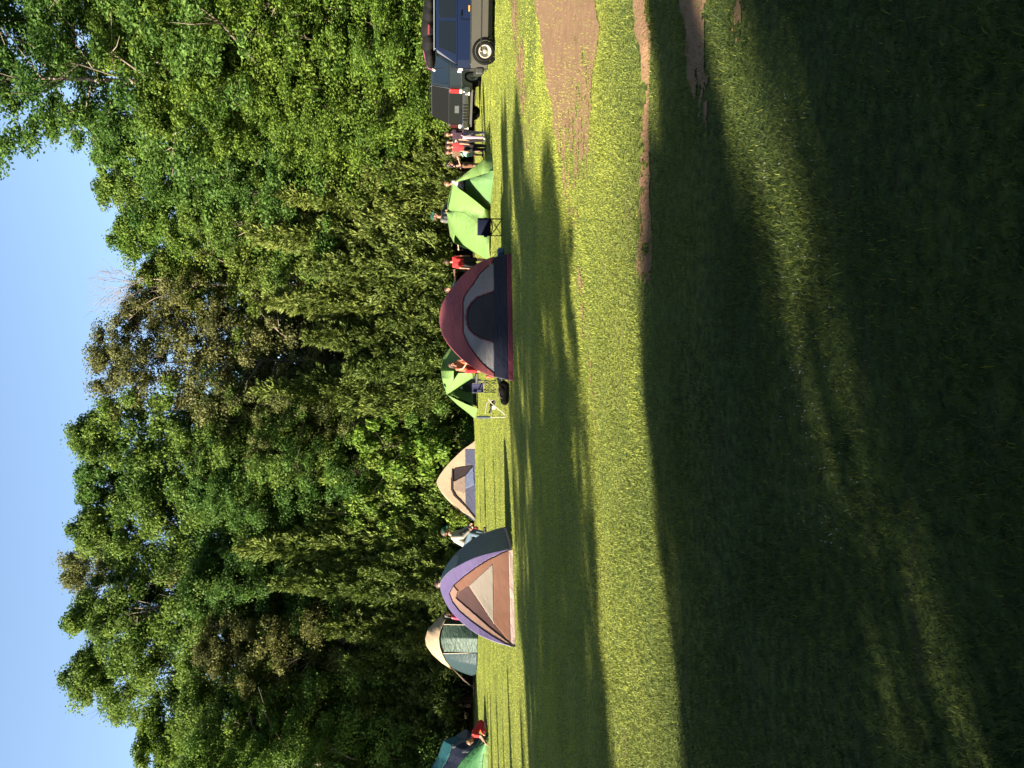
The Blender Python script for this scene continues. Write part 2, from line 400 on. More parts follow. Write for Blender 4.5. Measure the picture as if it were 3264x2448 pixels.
def trunk_mb(c, H, R, zb, r0, rs, nl=22, seg=6):
    mb = MB(); k = 9; w = rs.uniform(-.25, .25, (k, 2)); w[0] = 0
    w = np.cumsum(w, 0) * .6
    tp = [(w[i, 0], w[i, 1], H * .9 * i / (k - 1)) for i in range(k)]; tr = [r0 * (1 - .92 * i / (k - 1)) for i in range(k)]; tr[0] *= 1.35
    mb.tube(tp, tr, 9)
    for j in rs.choice(len(c), min(nl, len(c)), replace=False):
        e = c[j]; z0 = max(H * .12, e[2] - rs.uniform(.8, 2.6)); f = min(z0 / (H * .9), .98) * (k - 1); i0 = int(f); f -= i0
        a = np.array(tp[i0]) * (1 - f) + np.array(tp[min(i0 + 1, k - 1)]) * f; rr = r0 * (1 - .92 * (i0 + f) / (k - 1)) * .5
        m1 = a * .6 + e * .4 + rs.normal(size=3) * .15 + [0, 0, .1]; m2 = a * .25 + e * .75 + rs.normal(size=3) * .15
        mb.tube([a, m1, m2, e], [rr, rr * .7, rr * .42, .012], seg, False)
        for q in range(3):
            e2 = m2 + (e - m2) * 1.2 + rs.normal(size=3) * .5
            mb.tube([m2, (m2 + e2) / 2 + rs.normal(size=3) * .08, e2], [rr * .35, rr * .22, .006], 4, False)
    return mb
ov = lambda u: np.clip(np.sin(np.pi * np.clip(u * .86 + .11, 0, 1)) ** .6, .12, 1)
ovl = lambda u: np.clip(np.sin(np.pi * np.clip(u * .62 + .34, 0, 1)) ** .6, .10, 1)        # broad low skirt
shr = lambda u: np.clip(np.cos(np.pi / 2 * u * .95) ** .5, .1, 1)
con = lambda u: np.clip((1 - u) ** .75 * (.75 + .25 * np.sin(u * 5 + 1)), .02, 1)
PROTO = {}
def proto_decid(key, seed, H, R, zb, ncl, per, rc, ls, prof, mat, r0, bark, **kw):
    nl = kw.pop('nl', 22)
    c, pos, nn, tint, rs = crown_data(seed, H, R, zb, ncl, per, rc, prof, **kw); N = len(pos)
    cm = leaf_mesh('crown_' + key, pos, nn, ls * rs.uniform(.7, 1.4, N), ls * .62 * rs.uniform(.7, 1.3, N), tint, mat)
    tm = trunk_mb(c, H, R, zb, r0, rs, nl)
    me = bpy.data.meshes.new('trunk_' + key); me.from_pydata(tm.V, [], tm.F); me.materials.append(bark); me.update()
    PROTO[key] = (cm, me, H, R)
def proto_cedar(key, seed, H, R, nb, per, mat=None, ls=.26):
    rs = np.random.RandomState(seed)
    u = 1 - rs.rand(nb) ** .62 * .97; th = rs.uniform(0, 2 * math.pi, nb); ph = rs.uniform(0, 6.28, 3)
    # many small pointed leaders give the spiky outline
    env = R * con(u) * (1 + .26 * np.sin(3 * th + ph[0] + 4 * u) + .20 * np.sin(7 * th + ph[1]) + .18 * np.sin(4 * th + 17 * u + ph[2]))
    r = env * rs.rand(nb) ** .3
    out_ = np.stack([np.cos(th), np.sin(th), np.zeros(nb)], 1)
    c = out_ * r[:, None] + np.stack([0 * u, 0 * u, .9 + u * (H - 1.25)], 1)
    bd = norm(out_ * rs.uniform(.15, .8, (nb, 1)) + np.array([0, 0, 1.0]) + rs.normal(size=(nb, 3)) * .18)
    bl = rs.uniform(.5, 1.15, nb) * (1 - .35 * u)
    rep = np.repeat(np.arange(nb), per); N = len(rep); t = rs.rand(N)
    spread = rs.normal(size=(N, 3)) * (.21 * (1 - t * .85))[:, None] * (bl[rep])[:, None]
    pos = c[rep] + bd[rep] * (bl[rep] * (t - .15))[:, None] + spread
    ax = norm(bd[rep] + norm(spread + 1e-6) * .55 + rs.normal(size=(N, 3)) * .25)
    nn = norm(np.cross(ax, rs.normal(size=(N, 3))))
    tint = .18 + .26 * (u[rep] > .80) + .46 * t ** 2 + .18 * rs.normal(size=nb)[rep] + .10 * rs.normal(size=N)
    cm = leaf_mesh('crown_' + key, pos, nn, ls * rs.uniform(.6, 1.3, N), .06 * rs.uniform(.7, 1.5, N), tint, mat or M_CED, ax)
    mb = MB(); mb.tube([(0, 0, 0), (.05, 0, H * .4), (0, .05, H * .93)], [.16, .1, .02], 8)
    for j in range(0, nb, max(1, nb // 26)):
        mb.tube([(0, 0, max(.3, c[j][2] - .7)), tuple(c[j] * np.array([.6, .6, 1]) - [0, 0, .3]), tuple(c[j])], [.04, .03, .01], 5, False)
    me = bpy.data.meshes.new('trunk_' + key); me.from_pydata(mb.V, [], mb.F); me.materials.append(M_BARK); me.update()
    PROTO[key] = (cm, me, H, R)
proto_decid('A', 11, 20, 4.2, 3.0, 400, 270, .95, .155, ov, M_LEAF, .24, M_BARK)
proto_decid('B', 23, 18, 3.6, 2.5, 350, 260, .85, .15, ov, M_LEAF, .26, M_PALE, lobes=.3, nl=44)
proto_decid('D', 37, 17, 4.0, 2.0, 400, 250, .85, .15, ovl, M_LEAF, .22, M_PALE, lobes=.25)
proto_decid('P', 41, 24, 4.3, 5.0, 370, 210, .8, .15, ov, M_LEAF, .26, M_PALE, lobes=.35, nl=60)
proto_decid('N', 53, 19, 4.2, 4.0, 380, 210, .8, .14, ov, M_BRLEAF, .20, M_PALE, lobes=.28, nl=40)
proto_decid('S', 61, 4.0, 2.2, .1, 110, 240, .55, .13, shr, M_LEAF, .06, M_BARK, lobes=.3, shell=.5)
proto_decid('T', 67, 4.0, 2.0, .1, 60, 170, .5, .17, shr, M_LEAF, .05, M_BARK, lobes=.35)
proto_decid('O', 97, 16, 5.0, 6.2, 380, 230, 1.0, .20, shr, M_LEAF, .28, M_BARK, lobes=.15)
proto_cedar('C', 71, 11, 2.7, 900, 55)
proto_cedar('E', 83, 8, 2.0, 620, 55)
def put_tree(key, x, y, H, R, tint, label, cat='tree', name='broadleaf_tree', group=None, rz=None):
    cm, tm, H0, R0 = PROTO[key]
    t = thing(name, (x, y, 0), random.uniform(0, 6.28) if rz is None else rz, label, cat, group)
    R *= 1.14 if key in 'CE' and y > 30 else 1; s = (R / R0, R / R0, H / H0)
    a = link(bpy.data.objects.new('trunk', tm)); a.parent = t; a.scale = s
    shrub = key in 'ST'
    if shrub: a.name = 'stems'
    b = link(bpy.data.objects.new('foliage' if shrub else 'crown', cm)); b.parent = t; b.scale = s; b.color = (*tint, 1)
    return t
random.seed(4)
GR = (1, 1, 1); YG = (1.0, 1.0, .8); DG = (.62, .78, .85); OL = (1.15, 1.0, 1.0); BRT = (1, 1, 1); LT = (1.0, 1.08, .95)
NM = {'O': 'broadleaf_tree', 'A': 'broadleaf_tree', 'B': 'broadleaf_tree', 'D': 'broadleaf_tree', 'P': 'poplar_tree', 'N': 'brownish_tree', 'S': 'shrub', 'T': 'shrub', 'C': 'cedar_tree', 'E': 'cedar_tree'}
# kind, y, v of the top, distance, radius, tint, label
TREES = [
 ('A', 2600, 390, 48, 4.4, GR, 'green broadleaf tree in the back row at the far left edge of the wood'),
 ('B', 2350, 425, 47, 3.9, YG, 'yellow green back row tree at the dip left of the highest trees'),
 ('A', 2150, 205, 49, 4.1, GR, 'tall green tree, left one of the highest skyline group'),
 ('B', 1960, 200, 47, 3.6, GR, 'tall skyline tree straight above the tan and green tent'),
 ('N', 1830, 185, 50, 3.2, (1.0, 1.05, .9), 'tallest skyline tree on the left half with brownish seed clusters at its top'),
 ('A', 1690, 225, 48, 3.6, GR, 'green tree of the skyline straight above the large pointed cedar'),
 ('B', 1560, 230, 48, 3.5, DG, 'darker green skyline tree just left of the middle of the wood'),
 ('A', 1400, 215, 48, 4.0, GR, 'dense green skyline tree above the beige tent with the door open'),
 ('N', 1150, 280, 47, 4.0, BRT, 'large brownish tree above the maroon tent, the brownest crown of the wood'),
 ('N', 985, 380, 48, 3.2, (.9, .9, .8), 'smaller brownish tree right of the largest brownish crown'),
 ('B', 880, 450, 47, 3.2, OL, 'olive green tree in the low dip of the skyline below the bare twigs'),
 ('A', 740, 350, 48, 3.6, LT, 'light green rounded tree right of the bare twigs on the skyline'),
 ('B', 590, 300, 47, 3.4, GR, 'green skyline tree between the light green one and the tall poplar'),
 ('A', 440, 280, 46, 3.6, (.8, .95, .85), 'green tree directly behind the left edge of the tall sparse poplar'),
 ('P', 230, -230, 40, 5.4, (.75, .9, 1.0), 'tall sparse poplar with sky showing through its grey green crown'),
 ('P', 60, -240, 43, 5.0, (.7, .85, .9), 'middle poplar behind the tall sparse one, its top out of the picture'),
 ('P', -170, -260, 42, 4.2, (.75, .9, 1.0), 'tall poplar cut off by the right edge of the picture'),
 ('D', 330, 440, 40, 3.6, YG, 'yellow green tree under the left side of the tall poplar'),
 ('D', 110, 300, 38.5, 4.0, YG, 'bright yellow green tree with drooping foliage above the blue vehicle'),
 ('D', -130, 120, 38, 4.1, LT, 'tall light green tree at the right edge above the vehicles'),
 ('D', 300, 760, 38.5, 3.0, YG, 'low branching bright green tree hanging over the grey vehicle'),
 ('D', 30, 900, 36.5, 3.0, LT, 'bright leafy tree right behind the roof of the blue vehicle'),
 ('B', 450, 760, 45, 2.8, DG, 'dark green tree left of the grey vehicle, deep in the gap'),
 ('B', 600, 620, 43, 2.8, DG, 'dark green tree in the shaded gap above the front green tent'),
 ('B', 700, 560, 44, 3.0, GR, 'green tree behind the widest cedar group'),
 ('N', 1330, 640, 44, 2.6, (.85, .95, .8), 'grey green thin tree between the brown tree and the pointed cedars'),
 ('A', 1540, 600, 44, 3.2, DG, 'dark green tree above the beige tent, in front of the skyline trees'),
 ('B', 1420, 560, 44, 2.8, GR, 'mid height green tree to the left of the brown trees'),
 ('N', 2060, 620, 44, 3.0, (.95, .95, .8), 'brownish thin tree of the middle row above the tan and green tent'),
 ('D', 2270, 560, 43, 3.2, GR, 'green middle row tree above the dark undergrowth on the left'),
 ('D', 2440, 560, 41, 3.0, LT, 'light green tree at the left edge above the teal tent'),
 ('A', 1880, 560, 45, 3.0, DG, 'dark green middle row tree with pale bare limbs behind the pointed cedar'),
 ('C', 745, 775, 41.5, 2.81, (1, 1, 1), 'widest yellow tipped cedar, right of the middle of the cedar group'),
 ('C', 625, 880, 40.5, 2.29, (1.05, 1.05, 1), 'cedar between the widest cedar and the dark gap'),
 ('E', 545, 1140, 39.0, 1.58, (.95, .95, 1), 'low round cedar right above the front green tent'),
 ('C', 955, 830, 41.5, 2.70, (1, 1, 1), 'pointed cedar straight above the maroon tent'),
 ('E', 850, 950, 40.5, 2.31, (.9, .95, 1), 'shorter cedar in front between two taller cedars above the red shirt'),
 ('C', 1075, 960, 41.0, 2.39, (.75, .8, .8), 'darker cedar left above the maroon tent'),
 ('C', 1250, 800, 42.5, 2.50, (1, 1.05, 1), 'yellow tipped cedar above the rear green tent'),
 ('E', 1170, 1080, 40.5, 1.99, (.7, .8, .8), 'dark low cedar behind the rear green tent'),
 ('E', 1400, 1010, 43.0, 1.99, (1.1, 1.05, .9), 'pale olive cedar to the left of the cedar with yellow tips'),
 ('C', 1745, 745, 42.5, 2.50, (1, 1.05, 1), 'large pointed cedar above the purple and brown tent'),
 ('C', 1860, 860, 41.5, 2.29, (.85, .95, .9), 'cedar left of the large pointed cedar'),
 ('E', 1655, 960, 42.5, 1.68, (.8, .9, .85), 'slim dark cedar right of the large pointed cedar'),
 ('C', 2000, 1000, 41.0, 2.08, (.85, .9, .9), 'cedar behind the tan and green tent'),
 ('E', 2110, 1060, 41.0, 1.89, (.75, .85, .85), 'low dark cedar left of the tan and green tent'),
 ('E', 1880, 1250, 38.8, 1.05, (.9, .95, 1), 'small pointed young cedar between the purple tent and the tan one'),
 ('C', 2240, 1120, 40.5, 2.50, (.6, .7, .75), 'dark cedar over the shaded corner on the left'),
 ('C', 2400, 980, 41.0, 2.39, (.7, .8, .8), 'dark cedar above the teal tent at the left edge'),
 ('S', 1500, 1010, 42.7, 2.42, (1.5, 1.35, 1.3), 'pale olive bushy shrub behind the beige tent'),
 ('S', 1610, 1090, 42.0, 2.10, (1.35, 1.3, 1.1), 'rounded light green shrub left behind the beige tent'),
 ('T', 1400, 1120, 41.2, 1.89, (1.3, 1.35, .95), 'bright green large leaved shrub above the right slope of the beige tent'),
 ('S', 1320, 1210, 41.7, 1.78, (.9, 1, .9), 'green shrub between the rear green tent and the beige tent'),
 ('S', 1680, 1290, 40.8, 1.37, (1.35, 1.3, 1.1), 'lowest light green shrub beside the man in the pale sweatshirt'),
 ('S', 1780, 1310, 40.6, 1.16, (1.3, 1.2, 1.0), 'small olive shrub straight above the purple tent'),
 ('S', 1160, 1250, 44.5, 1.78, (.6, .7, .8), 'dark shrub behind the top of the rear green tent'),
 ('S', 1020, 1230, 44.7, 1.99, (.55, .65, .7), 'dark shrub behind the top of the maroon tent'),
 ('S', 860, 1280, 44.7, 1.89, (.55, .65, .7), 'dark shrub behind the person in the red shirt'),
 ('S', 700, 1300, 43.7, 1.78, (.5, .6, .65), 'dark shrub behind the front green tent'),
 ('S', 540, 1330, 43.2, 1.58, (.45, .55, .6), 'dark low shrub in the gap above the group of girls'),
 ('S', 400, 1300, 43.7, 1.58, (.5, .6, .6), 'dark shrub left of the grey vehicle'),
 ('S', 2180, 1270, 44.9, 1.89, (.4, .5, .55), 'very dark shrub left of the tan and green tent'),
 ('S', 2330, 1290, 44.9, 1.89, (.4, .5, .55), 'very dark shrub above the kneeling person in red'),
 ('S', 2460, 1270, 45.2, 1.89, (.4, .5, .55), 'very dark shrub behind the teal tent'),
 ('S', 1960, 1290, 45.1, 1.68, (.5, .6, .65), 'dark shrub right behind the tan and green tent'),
]
for key, y, v, d, R, tint, lab in TREES:
    p = P(y, v, d); cat = 'shrub' if key in 'ST' else 'tree'
    tag(put_tree(key, p.x, d, p.z, R, tint, lab, cat, NM[key]))
# trees beside and behind the photographer; most cast the long lawn shadows, others are added sky blockers
def sp(s, p): return (s * math.cos(AZ) - p * math.sin(AZ), s * math.sin(AZ) + p * math.cos(AZ))
for key, s, p, H, R, lab in [
    ('D', -12.0, 15.2, 12.8, 2.0, 'tree left of the lawn whose shadow reaches the maroon tent'),
    ('A', -16.5, 11.6, 12.2, 2.4, 'tree in the second row left of the lawn'),
    ('D', -12.6, 12.6, 11.8, 2.4, 'broad tree beside the one that shades the maroon tent'),
    ('D', -13.4, 9.7, 10.2, 2.25, 'smaller tree left of the lawn whose shadow darkens the middle of it'),
    ('D', -12.5, 4.75, 7.6, 1.6, 'low broad tree left of the lawn between the two bands of sun'),
    ('D', -12.0, 5.25, 7.0, .95, 'lowest young tree left of the lawn'),
    ('D', -14.5, 4.5, 8.6, 1.15, 'young tree in the second row left of the lawn'),
    ('E', -11.0, 3.75, 10.5, 1.05, 'slim conifer left of the lawn'),
    ('D', -11.5, .1, 16.5, 2.4, 'tree behind the photographer shading the nearest grass'),
    ('D', -9.0, 1.0, 15.5, 1.3, 'narrow tree beside the one shading the nearest grass'),
    ('A', -15.0, 1.2, 19, 1.7, 'slim tall tree in the second row beside the photographer'),
    ('E', -6.0, .7, 10, 1.6, 'conifer close behind the photographer to the left'),
    ('D', -12.5, -2.8, 13, 2.6, 'second tree behind the photographer'),
    ('A', -17, .2, 19, 2.9, 'tall tree in the second row behind the photographer'),
    ('A', -15, -7.5, 18, 4.4, 'tallest tree added behind the photographer to block sky light'),  # big trees from here to the cars: unseen, added to block sky light
    ('D', -9, -10, 16, 4.2, 'tree added behind the photographer on the right to block sky light'),
    ('A', -3, -13, 18, 4.4, 'tree added behind the photographer, farther right, to block sky light'),
    ('A', 6, -14, 19, 4.4, 'tall tree added to the right of the photographer to block sky light'),
    ('D', 14, -12, 17, 4.2, 'tree added at the right side of the lawn to block sky light'),
    ('A', 22, -11, 19, 4.4, 'tree added at the right side of the lawn nearer the cars to block sky light'),
    ('E', -12.5, 17.7, 7.1, .85, 'slimmest young conifer at the left side of the lawn'),
    ('E', -12, 25.0, 7.6, .95, 'third slim conifer far left beyond the lawn'),
    ('E', -13, 28.0, 8.4, 1.0, 'tallest slim conifer far left beyond the lawn'),
    ('E', -11.5, 20.6, 7.2, 1.0, 'slim young conifer far left beyond the lawn'),
    ('E', -12, 22.8, 7.0, .85, 'second slim conifer far left beyond the lawn, taller'),
    ('A', -8, 42.5, 13.5, 4.0, 'broad tree left of the camp that shades the left corner of the wood'),
    ('D', -10, 50, 16, 4.2, 'tree at the left end of the wood outside the camp'),
]:
    x, y = sp(s, p); put_tree(key, x, y, H, R, GR, lab, 'tree', NM[key])
for x, y, H, R, lab in [  # unseen overhanging crowns, added to keep sky light off the near grass
    (.8, -3.2, 16, 5.2, 'spreading tree added right behind the photographer, its boughs overhead blocking sky light'),
    (-5.2, -5.8, 15, 3.0, 'spreading tree added behind the photographer on the left to block sky light'),
    (8.5, -2.5, 16, 5.2, 'spreading tree added to the right of the photographer to block sky light'),
    (-1.5, -9, 18, 5.5, 'large spreading tree added farther behind the photographer to block sky light'),
    (14.5, 3.5, 15, 4.6, 'spreading tree added at the right side of the lawn to block sky light'),
]:
    put_tree('O', x, y, H, R, GR, lab, 'tree', 'broadleaf_tree')
# the wood behind, one mass
rs = np.random.RandomState(9); N = 190000
x = rs.uniform(-42, 42, N); u = rs.rand(N); hh = 13 + 3 * vnoise(x * .25, x * 0, 8); y = 52 + 5 * vnoise(x * .5, u * 6, 7) + rs.uniform(0, 5, N)
pos = np.stack([x, y, .2 + u * hh], 1); nn = norm(rs.normal(size=(N, 3)) + [0, -.3, .6])
cm = leaf_mesh('background_woods', pos, nn, rs.uniform(.3, .5, N), rs.uniform(.2, .32, N), .25 + .3 * rs.rand(N), M_LEAF)
o = link(bpy.data.objects.new('background_woods', cm)); o.color = (.6, .75, .7, 1)
tag(o, 'dark mass of woodland seen through the gaps behind the front trees', 'woods', kind='stuff')
# bare twigs above the dip in the skyline
def twigs(base, H, seed):
    rs = random.Random(seed); mb = MB()
    def grow(p, d, L, r, k):
        q = p + d * L * .5 + Vector((rs.uniform(-.06, .06), rs.uniform(-.06, .06), 0)) * L; e = q + (d + Vector((rs.uniform(-.2, .2), rs.uniform(-.2, .2), .05))) * L * .5
        mb.tube([p, q, e], [r, r * .8, r * .6], 5, False)
        if k > 0:
            for _ in range(3 if k > 1 else 4):
                nd = (d + Vector((rs.uniform(-.75, .75), rs.uniform(-.5, .5), rs.uniform(-.1, .5)))).normalized()
                grow(p + (e - p) * rs.uniform(.5, 1), nd, L * rs.uniform(.5, .72), r * .55, k - 1)
    mb.tube([(0, 0, 0), (.1, 0, H * .4), (0, 0, H * .78)], [.15, .1, .055], 8)
    for i in range(3):
        grow(Vector((0, 0, H * (.70 + .04 * i))), Vector((rs.uniform(-.4, .4), rs.uniform(-.2, .2), 1)).normalized(), H * .14, .04, 4)
    return mb
p = P(905, 345, 46)
t = thing('bare_tree', (p.x, 46, 0), 0, 'leafless tree whose fine bare twigs stand against the sky', 'tree')
twigs(None, p.z, 3).build('trunk', M_PALE, t)
# ------------------------------------------------------------------ tents
def proj(p):
    r = Vector(p) - Vector((0, 0, CAM_H)); z = r.dot(fwd)
    return (1224 - F * r.x / z, 1632 - F * r.dot(upc) / z)
def pin(pt, poly):
    x, y = pt; ins = False; n = len(poly)
    for i in range(n):
        x1, y1 = poly[i]; x2, y2 = poly[(i + 1) % n]
        if (y1 > y) != (y2 > y) and x < (x2 - x1) * (y - y1) / (y2 - y1 + 1e-12) + x1: ins = not ins
    return ins
def resample(A, n):
    A = [Vector(a) for a in A]; L = [0]
    for i in range(1, len(A)): L.append(L[-1] + (A[i] - A[i - 1]).length)
    o = []
    for k in range(n):
        t = L[-1] * k / (n - 1); i = 1
        while i < len(A) - 1 and L[i] < t: i += 1
        f = (t - L[i - 1]) / max(L[i] - L[i - 1], 1e-9); o.append(A[i - 1].lerp(A[i], min(max(f, 0), 1)))
    return o
def patches(root, V, Fs, cls, mats, base, push=None, names=None):
    """split one high-resolution cloth surface into named part meshes by cls(face centre)"""
    groups = {}
    for f in Fs:
        c = sum((V[i] for i in f), Vector()) / len(f)
        groups.setdefault(cls(c), []).append(f)
    for k, fs in groups.items():
        if k is None: continue
        used = sorted({i for f in fs for i in f}); mp = {u: j for j, u in enumerate(used)}
        off = (push or {}).get(k, 0); cen = sum((V[i] for i in used), Vector()) / len(used)
        VV = [V[i] + (V[i] - base).normalized() * off for i in used]
        o = mesh((names or {}).get(k, k), VV, [tuple(mp[i] for i in f) for f in fs], mats[k], None, True)
        setparent_world(o, root)
        so_ = o.modifiers.new('cloth', 'SOLIDIFY'); so_.thickness = .004; so_.offset = 0
def loft(A, B, n=40, m=16, bulge=(0, 0, 0), sag=0):
    A = resample(A, n); B = resample(B, n); bl = Vector(bulge); V = []; Fs = []
    for j in range(m + 1):
        t = j / m
        for i in range(n):
            V.append(A[i].lerp(B[i], t) + bl * math.sin(math.pi * t) - Vector((0, 0, sag * math.sin(math.pi * t) * math.sin(math.pi * i / (n - 1)))))
    for j in range(m):
        for i in range(n - 1): Fs.append((j * n + i, j * n + i + 1, (j + 1) * n + i + 1, (j + 1) * n + i))
    return V, Fs
def loftpart(root, name, A, B, mat, n=30, m=14, bulge=(0, 0, 0), sag=0, th=.004):
    V, Fs = loft(A, B, n, m, bulge, sag); o = mesh(name, V, Fs, mat, None, True); setparent_world(o, root)
    s = o.modifiers.new('cloth', 'SOLIDIFY'); s.thickness = th; s.offset = 0
    return o
def wpart(root, mbx, name, mat, smooth=False, bevel=0, sub=None):
    o = mbx.build(name, mat, None, smooth, bevel); setparent_world(o, sub or root); return o
def dome(C, h, prof, nrow=70, ncol=90, walls=(0, 1, 2, 3)):
    """C: four base corners; prof: list of (radius fraction, height fraction); yields a surface per wall"""
    cen = sum(C, Vector()) / 4; rr = [p[0] for p in prof]; zz = [p[1] for p in prof]; res = {}
    for w_ in walls:
        a, b = C[w_], C[(w_ + 1) % 4]; V = []; Fs = []
        for j in range(nrow + 1):
            t = j / nrow * (len(prof) - 1); i = min(int(t), len(prof) - 2); f = t - i
            # smooth the profile with a Catmull-Rom step
            def cr(arr):
                p0 = arr[max(i - 1, 0)]; p1 = arr[i]; p2 = arr[i + 1]; p3 = arr[min(i + 2, len(arr) - 1)]
                return .5 * (2 * p1 + (p2 - p0) * f + (2 * p0 - 5 * p1 + 4 * p2 - p3) * f * f + (3 * p1 - p0 - 3 * p2 + p3) * f ** 3)
            r = max(cr(rr), .001); z = cr(zz)
            for k in range(ncol + 1):
                s = k / ncol; p = cen + ((a + (b - a) * s) - cen) * (r * (1 - .05 * math.sin(math.pi * s) * math.sin(math.pi * min(1, z)))); p.z = h * z
                V.append(p)
        for j in range(nrow):
            for k in range(ncol):
                q = j * (ncol + 1) + k; Fs.append((q, q + 1, q + ncol + 2, q + ncol + 1))
        res[w_] = (V, Fs)
    return cen, res
C_MAROON = cloth('maroon_nylon', (0.317, 0.088, 0.097), .25)
C_NAVY = cloth('navy_nylon', (.014, .018, .038), .05)
C_GREYW = cloth('grey_nylon', (.29, .28, .30), .25)
C_MESH = cloth('dark_mesh', (.04, .038, .045), .25, .3)
C_MTRIM = cloth('maroon_groundsheet', (.15, .03, .055), .05)
C_PURP = cloth('lilac_nylon', (0.246, 0.194, 0.405), .3, .25)
C_SLATE = cloth('slate_nylon', (0.136, 0.172, 0.189), .12)
C_TERR = cloth('terracotta_nylon', (0.317, 0.158, 0.110), .15, .15)
C_BROWNM = cloth('brown_mesh', (.16, .09, .085), .2, .12)
C_PEACH = cloth('peach_nylon', (.52, .33, .26), .25, .2)
C_CREAM = cloth('cream_nylon', (0.458, 0.396, 0.334), .2, .15)
C_TRIM = cloth('pale_groundsheet', (.62, .47, .44), .1)
C_PALEG = cloth('pale_grey_green', (.32, .37, .34), .3)
C_BEIGE = cloth('beige_nylon', (0.493, 0.370, 0.246), .25)
C_NAVYB = cloth('blue_grey_nylon', (.085, .09, .145), .15)
C_DOORDK = cloth('open_door_dark', (.028, .018, .018), .05)
C_TAUPE = cloth('taupe_mesh', (.30, .22, .17), .25)
C_BLUEF = cloth('pale_blue_flap', (.15, .18, .29), .25)
C_LIME = cloth('lime_nylon', (0.205, 0.350, 0.105), .4, .6)
C_LIMED = cloth('leaf_green_nylon', (0.150, 0.290, 0.106), .4, .4)
C_GMESH = cloth('green_black_mesh', (.012, .028, .018), .1)
C_FLOOR = pbr('grey_floor_sheet', (.10, .10, .10), .7)
C_DARKG = cloth('bottle_green_nylon', (0.057, 0.101, 0.081), .15, .9)
C_DARKG2 = cloth('deep_green_nylon', (.018, .042, .050), .1, .6)
C_TEAL = cloth('teal_nylon', (.022, .105, .125), .2)
C_GREYD = cloth('grey_dark_nylon', (.10, .11, .125), .15)
M_POLE = pbr('pole_cream', (.62, .56, .44), .5)
M_BLACK = pbr('black_plastic', (.006, .006, .007), .8, spec=.1)
M_ROPE = pbr('rope', (.22, .15, .10), .9)
# maroon and navy dome
MP = [(1, 0), (.975, .13), (.925, .29), (.83, .48), (.67, .67), (.46, .84), (.26, .95), (.10, .99), (0.0, 1.0)]
a, b = G(1214, 1637), G(808, 1630); dp = Vector((0, 2.55, 0))
C = [a, b, b + dp + Vector((-.05, .1, 0)), a + dp + Vector((.12, 0, 0))]
cen, W = dome(C, 1.58, MP, 110, 140)
root = thing('dome_tent', tuple(cen), 0, 'maroon and navy dome tent with half round mesh window, nearest of the tents', 'tent')
FLY = [(836, 1572), (872, 1531), (901, 1513), (925, 1495), (948, 1480), (972, 1477), (1017, 1477), (1062, 1479), (1097, 1493), (1134, 1520), (1158, 1540), (1174, 1558), (1188, 1577), (1216, 1700), (800, 1700)]
WIN = [(925, 1575), (934, 1549), (945, 1520), (963, 1500), (983, 1488), (1008, 1484), (1033, 1486), (1053, 1495), (1068, 1509), (1080, 1531), (1094, 1576)]
WINI = [((y - 1010) * .955 + 1010, (v - 1560) * .955 + 1561) for y, v in WIN]
def cls(c):
    q = proj(c)
    if c.z < .105: return 'groundsheet'
    if q[1] > 1575: return 'lower_wall'
    if pin(q, WINI): return 'mesh_window'
    if pin(q, WIN): return 'zip'
    if pin(q, FLY): return 'upper_wall'
    return 'fly'
mt = {'groundsheet': C_MTRIM, 'lower_wall': C_NAVY, 'mesh_window': C_MESH, 'zip': C_MTRIM, 'upper_wall': C_GREYW, 'fly': C_MAROON}
nmz = {'zip': 'window_binding'}
patches(root, *W[0], cls, mt, cen, {'fly': .02, 'mesh_window': -.01}, nmz)
V = []; Fs = []
for k in (1, 2, 3):
    n0 = len(V); V += W[k][0]; Fs += [tuple(i + n0 for i in f) for f in W[k][1]]
patches(root, V, Fs, lambda c: 'groundsheet' if c.z < .105 else ('lower_wall' if c.z < .42 else 'fly'), mt, cen, {'fly': .02})
for e0, e1 in ((b + Vector((0, 0, .42)), G(790, 1600)), (C[2] + Vector((0, 0, .5)), C[2] + Vector((.7, .4, 0)))):
    m_ = MB(); m_.tube([e0, e1], .006, 5); wpart(root, m_, 'guy_rope', M_ROPE)
# purple, slate and terracotta dome
a, b = G(2059, 1643), G(1752, 1635); c = G(1682, 1614); d_ = a + (c - b) + Vector((-.1, .1, 0))
C = [a, b, c, d_]
PP = [(1, 0), (.97, .12), (.90, .30), (.79, .50), (.63, .68), (.44, .84), (.25, .94), (.09, .99), (0, 1)]
cen, W = dome(C, 1.55, PP, 110, 140)
root = thing('dome_tent', tuple(cen), 0, 'lilac and slate dome tent with cream triangle on its terracotta front', 'tent')
INN = [(1745, 1680), (1753, 1628), (1760, 1607), (1785, 1557), (1811, 1515), (1838, 1480), (1864, 1450), (1891, 1436), (1918, 1446), (1947, 1468), (1977, 1504), (2015, 1557), (2047, 1610), (2056, 1632), (2070, 1680)]
TRI = [(1867, 1496), (1796, 1573), (1987, 1574)]
DRK = [(1867, 1492), (1885, 1466), (1906, 1455), (1938, 1492), (1968, 1527), (2000, 1563), (2049, 1626), (1990, 1577)]
PCH = [(1864, 1444), (1891, 1430), (1918, 1440), (1950, 1466), (1980, 1500), (2018, 1553), (2056, 1625), (2049, 1626), (2000, 1563), (1968, 1527), (1938, 1492), (1906, 1455), (1885, 1462)]
def cls(c):
    q = proj(c)
    if c.z < .085: return 'groundsheet'
    if not pin(q, INN): return 'fly_band'
    if pin(q, TRI): return 'window_flap'
    if pin(q, DRK): return 'mesh_panel'
    if pin(q, PCH): return 'inner_band'
    return 'front_wall'
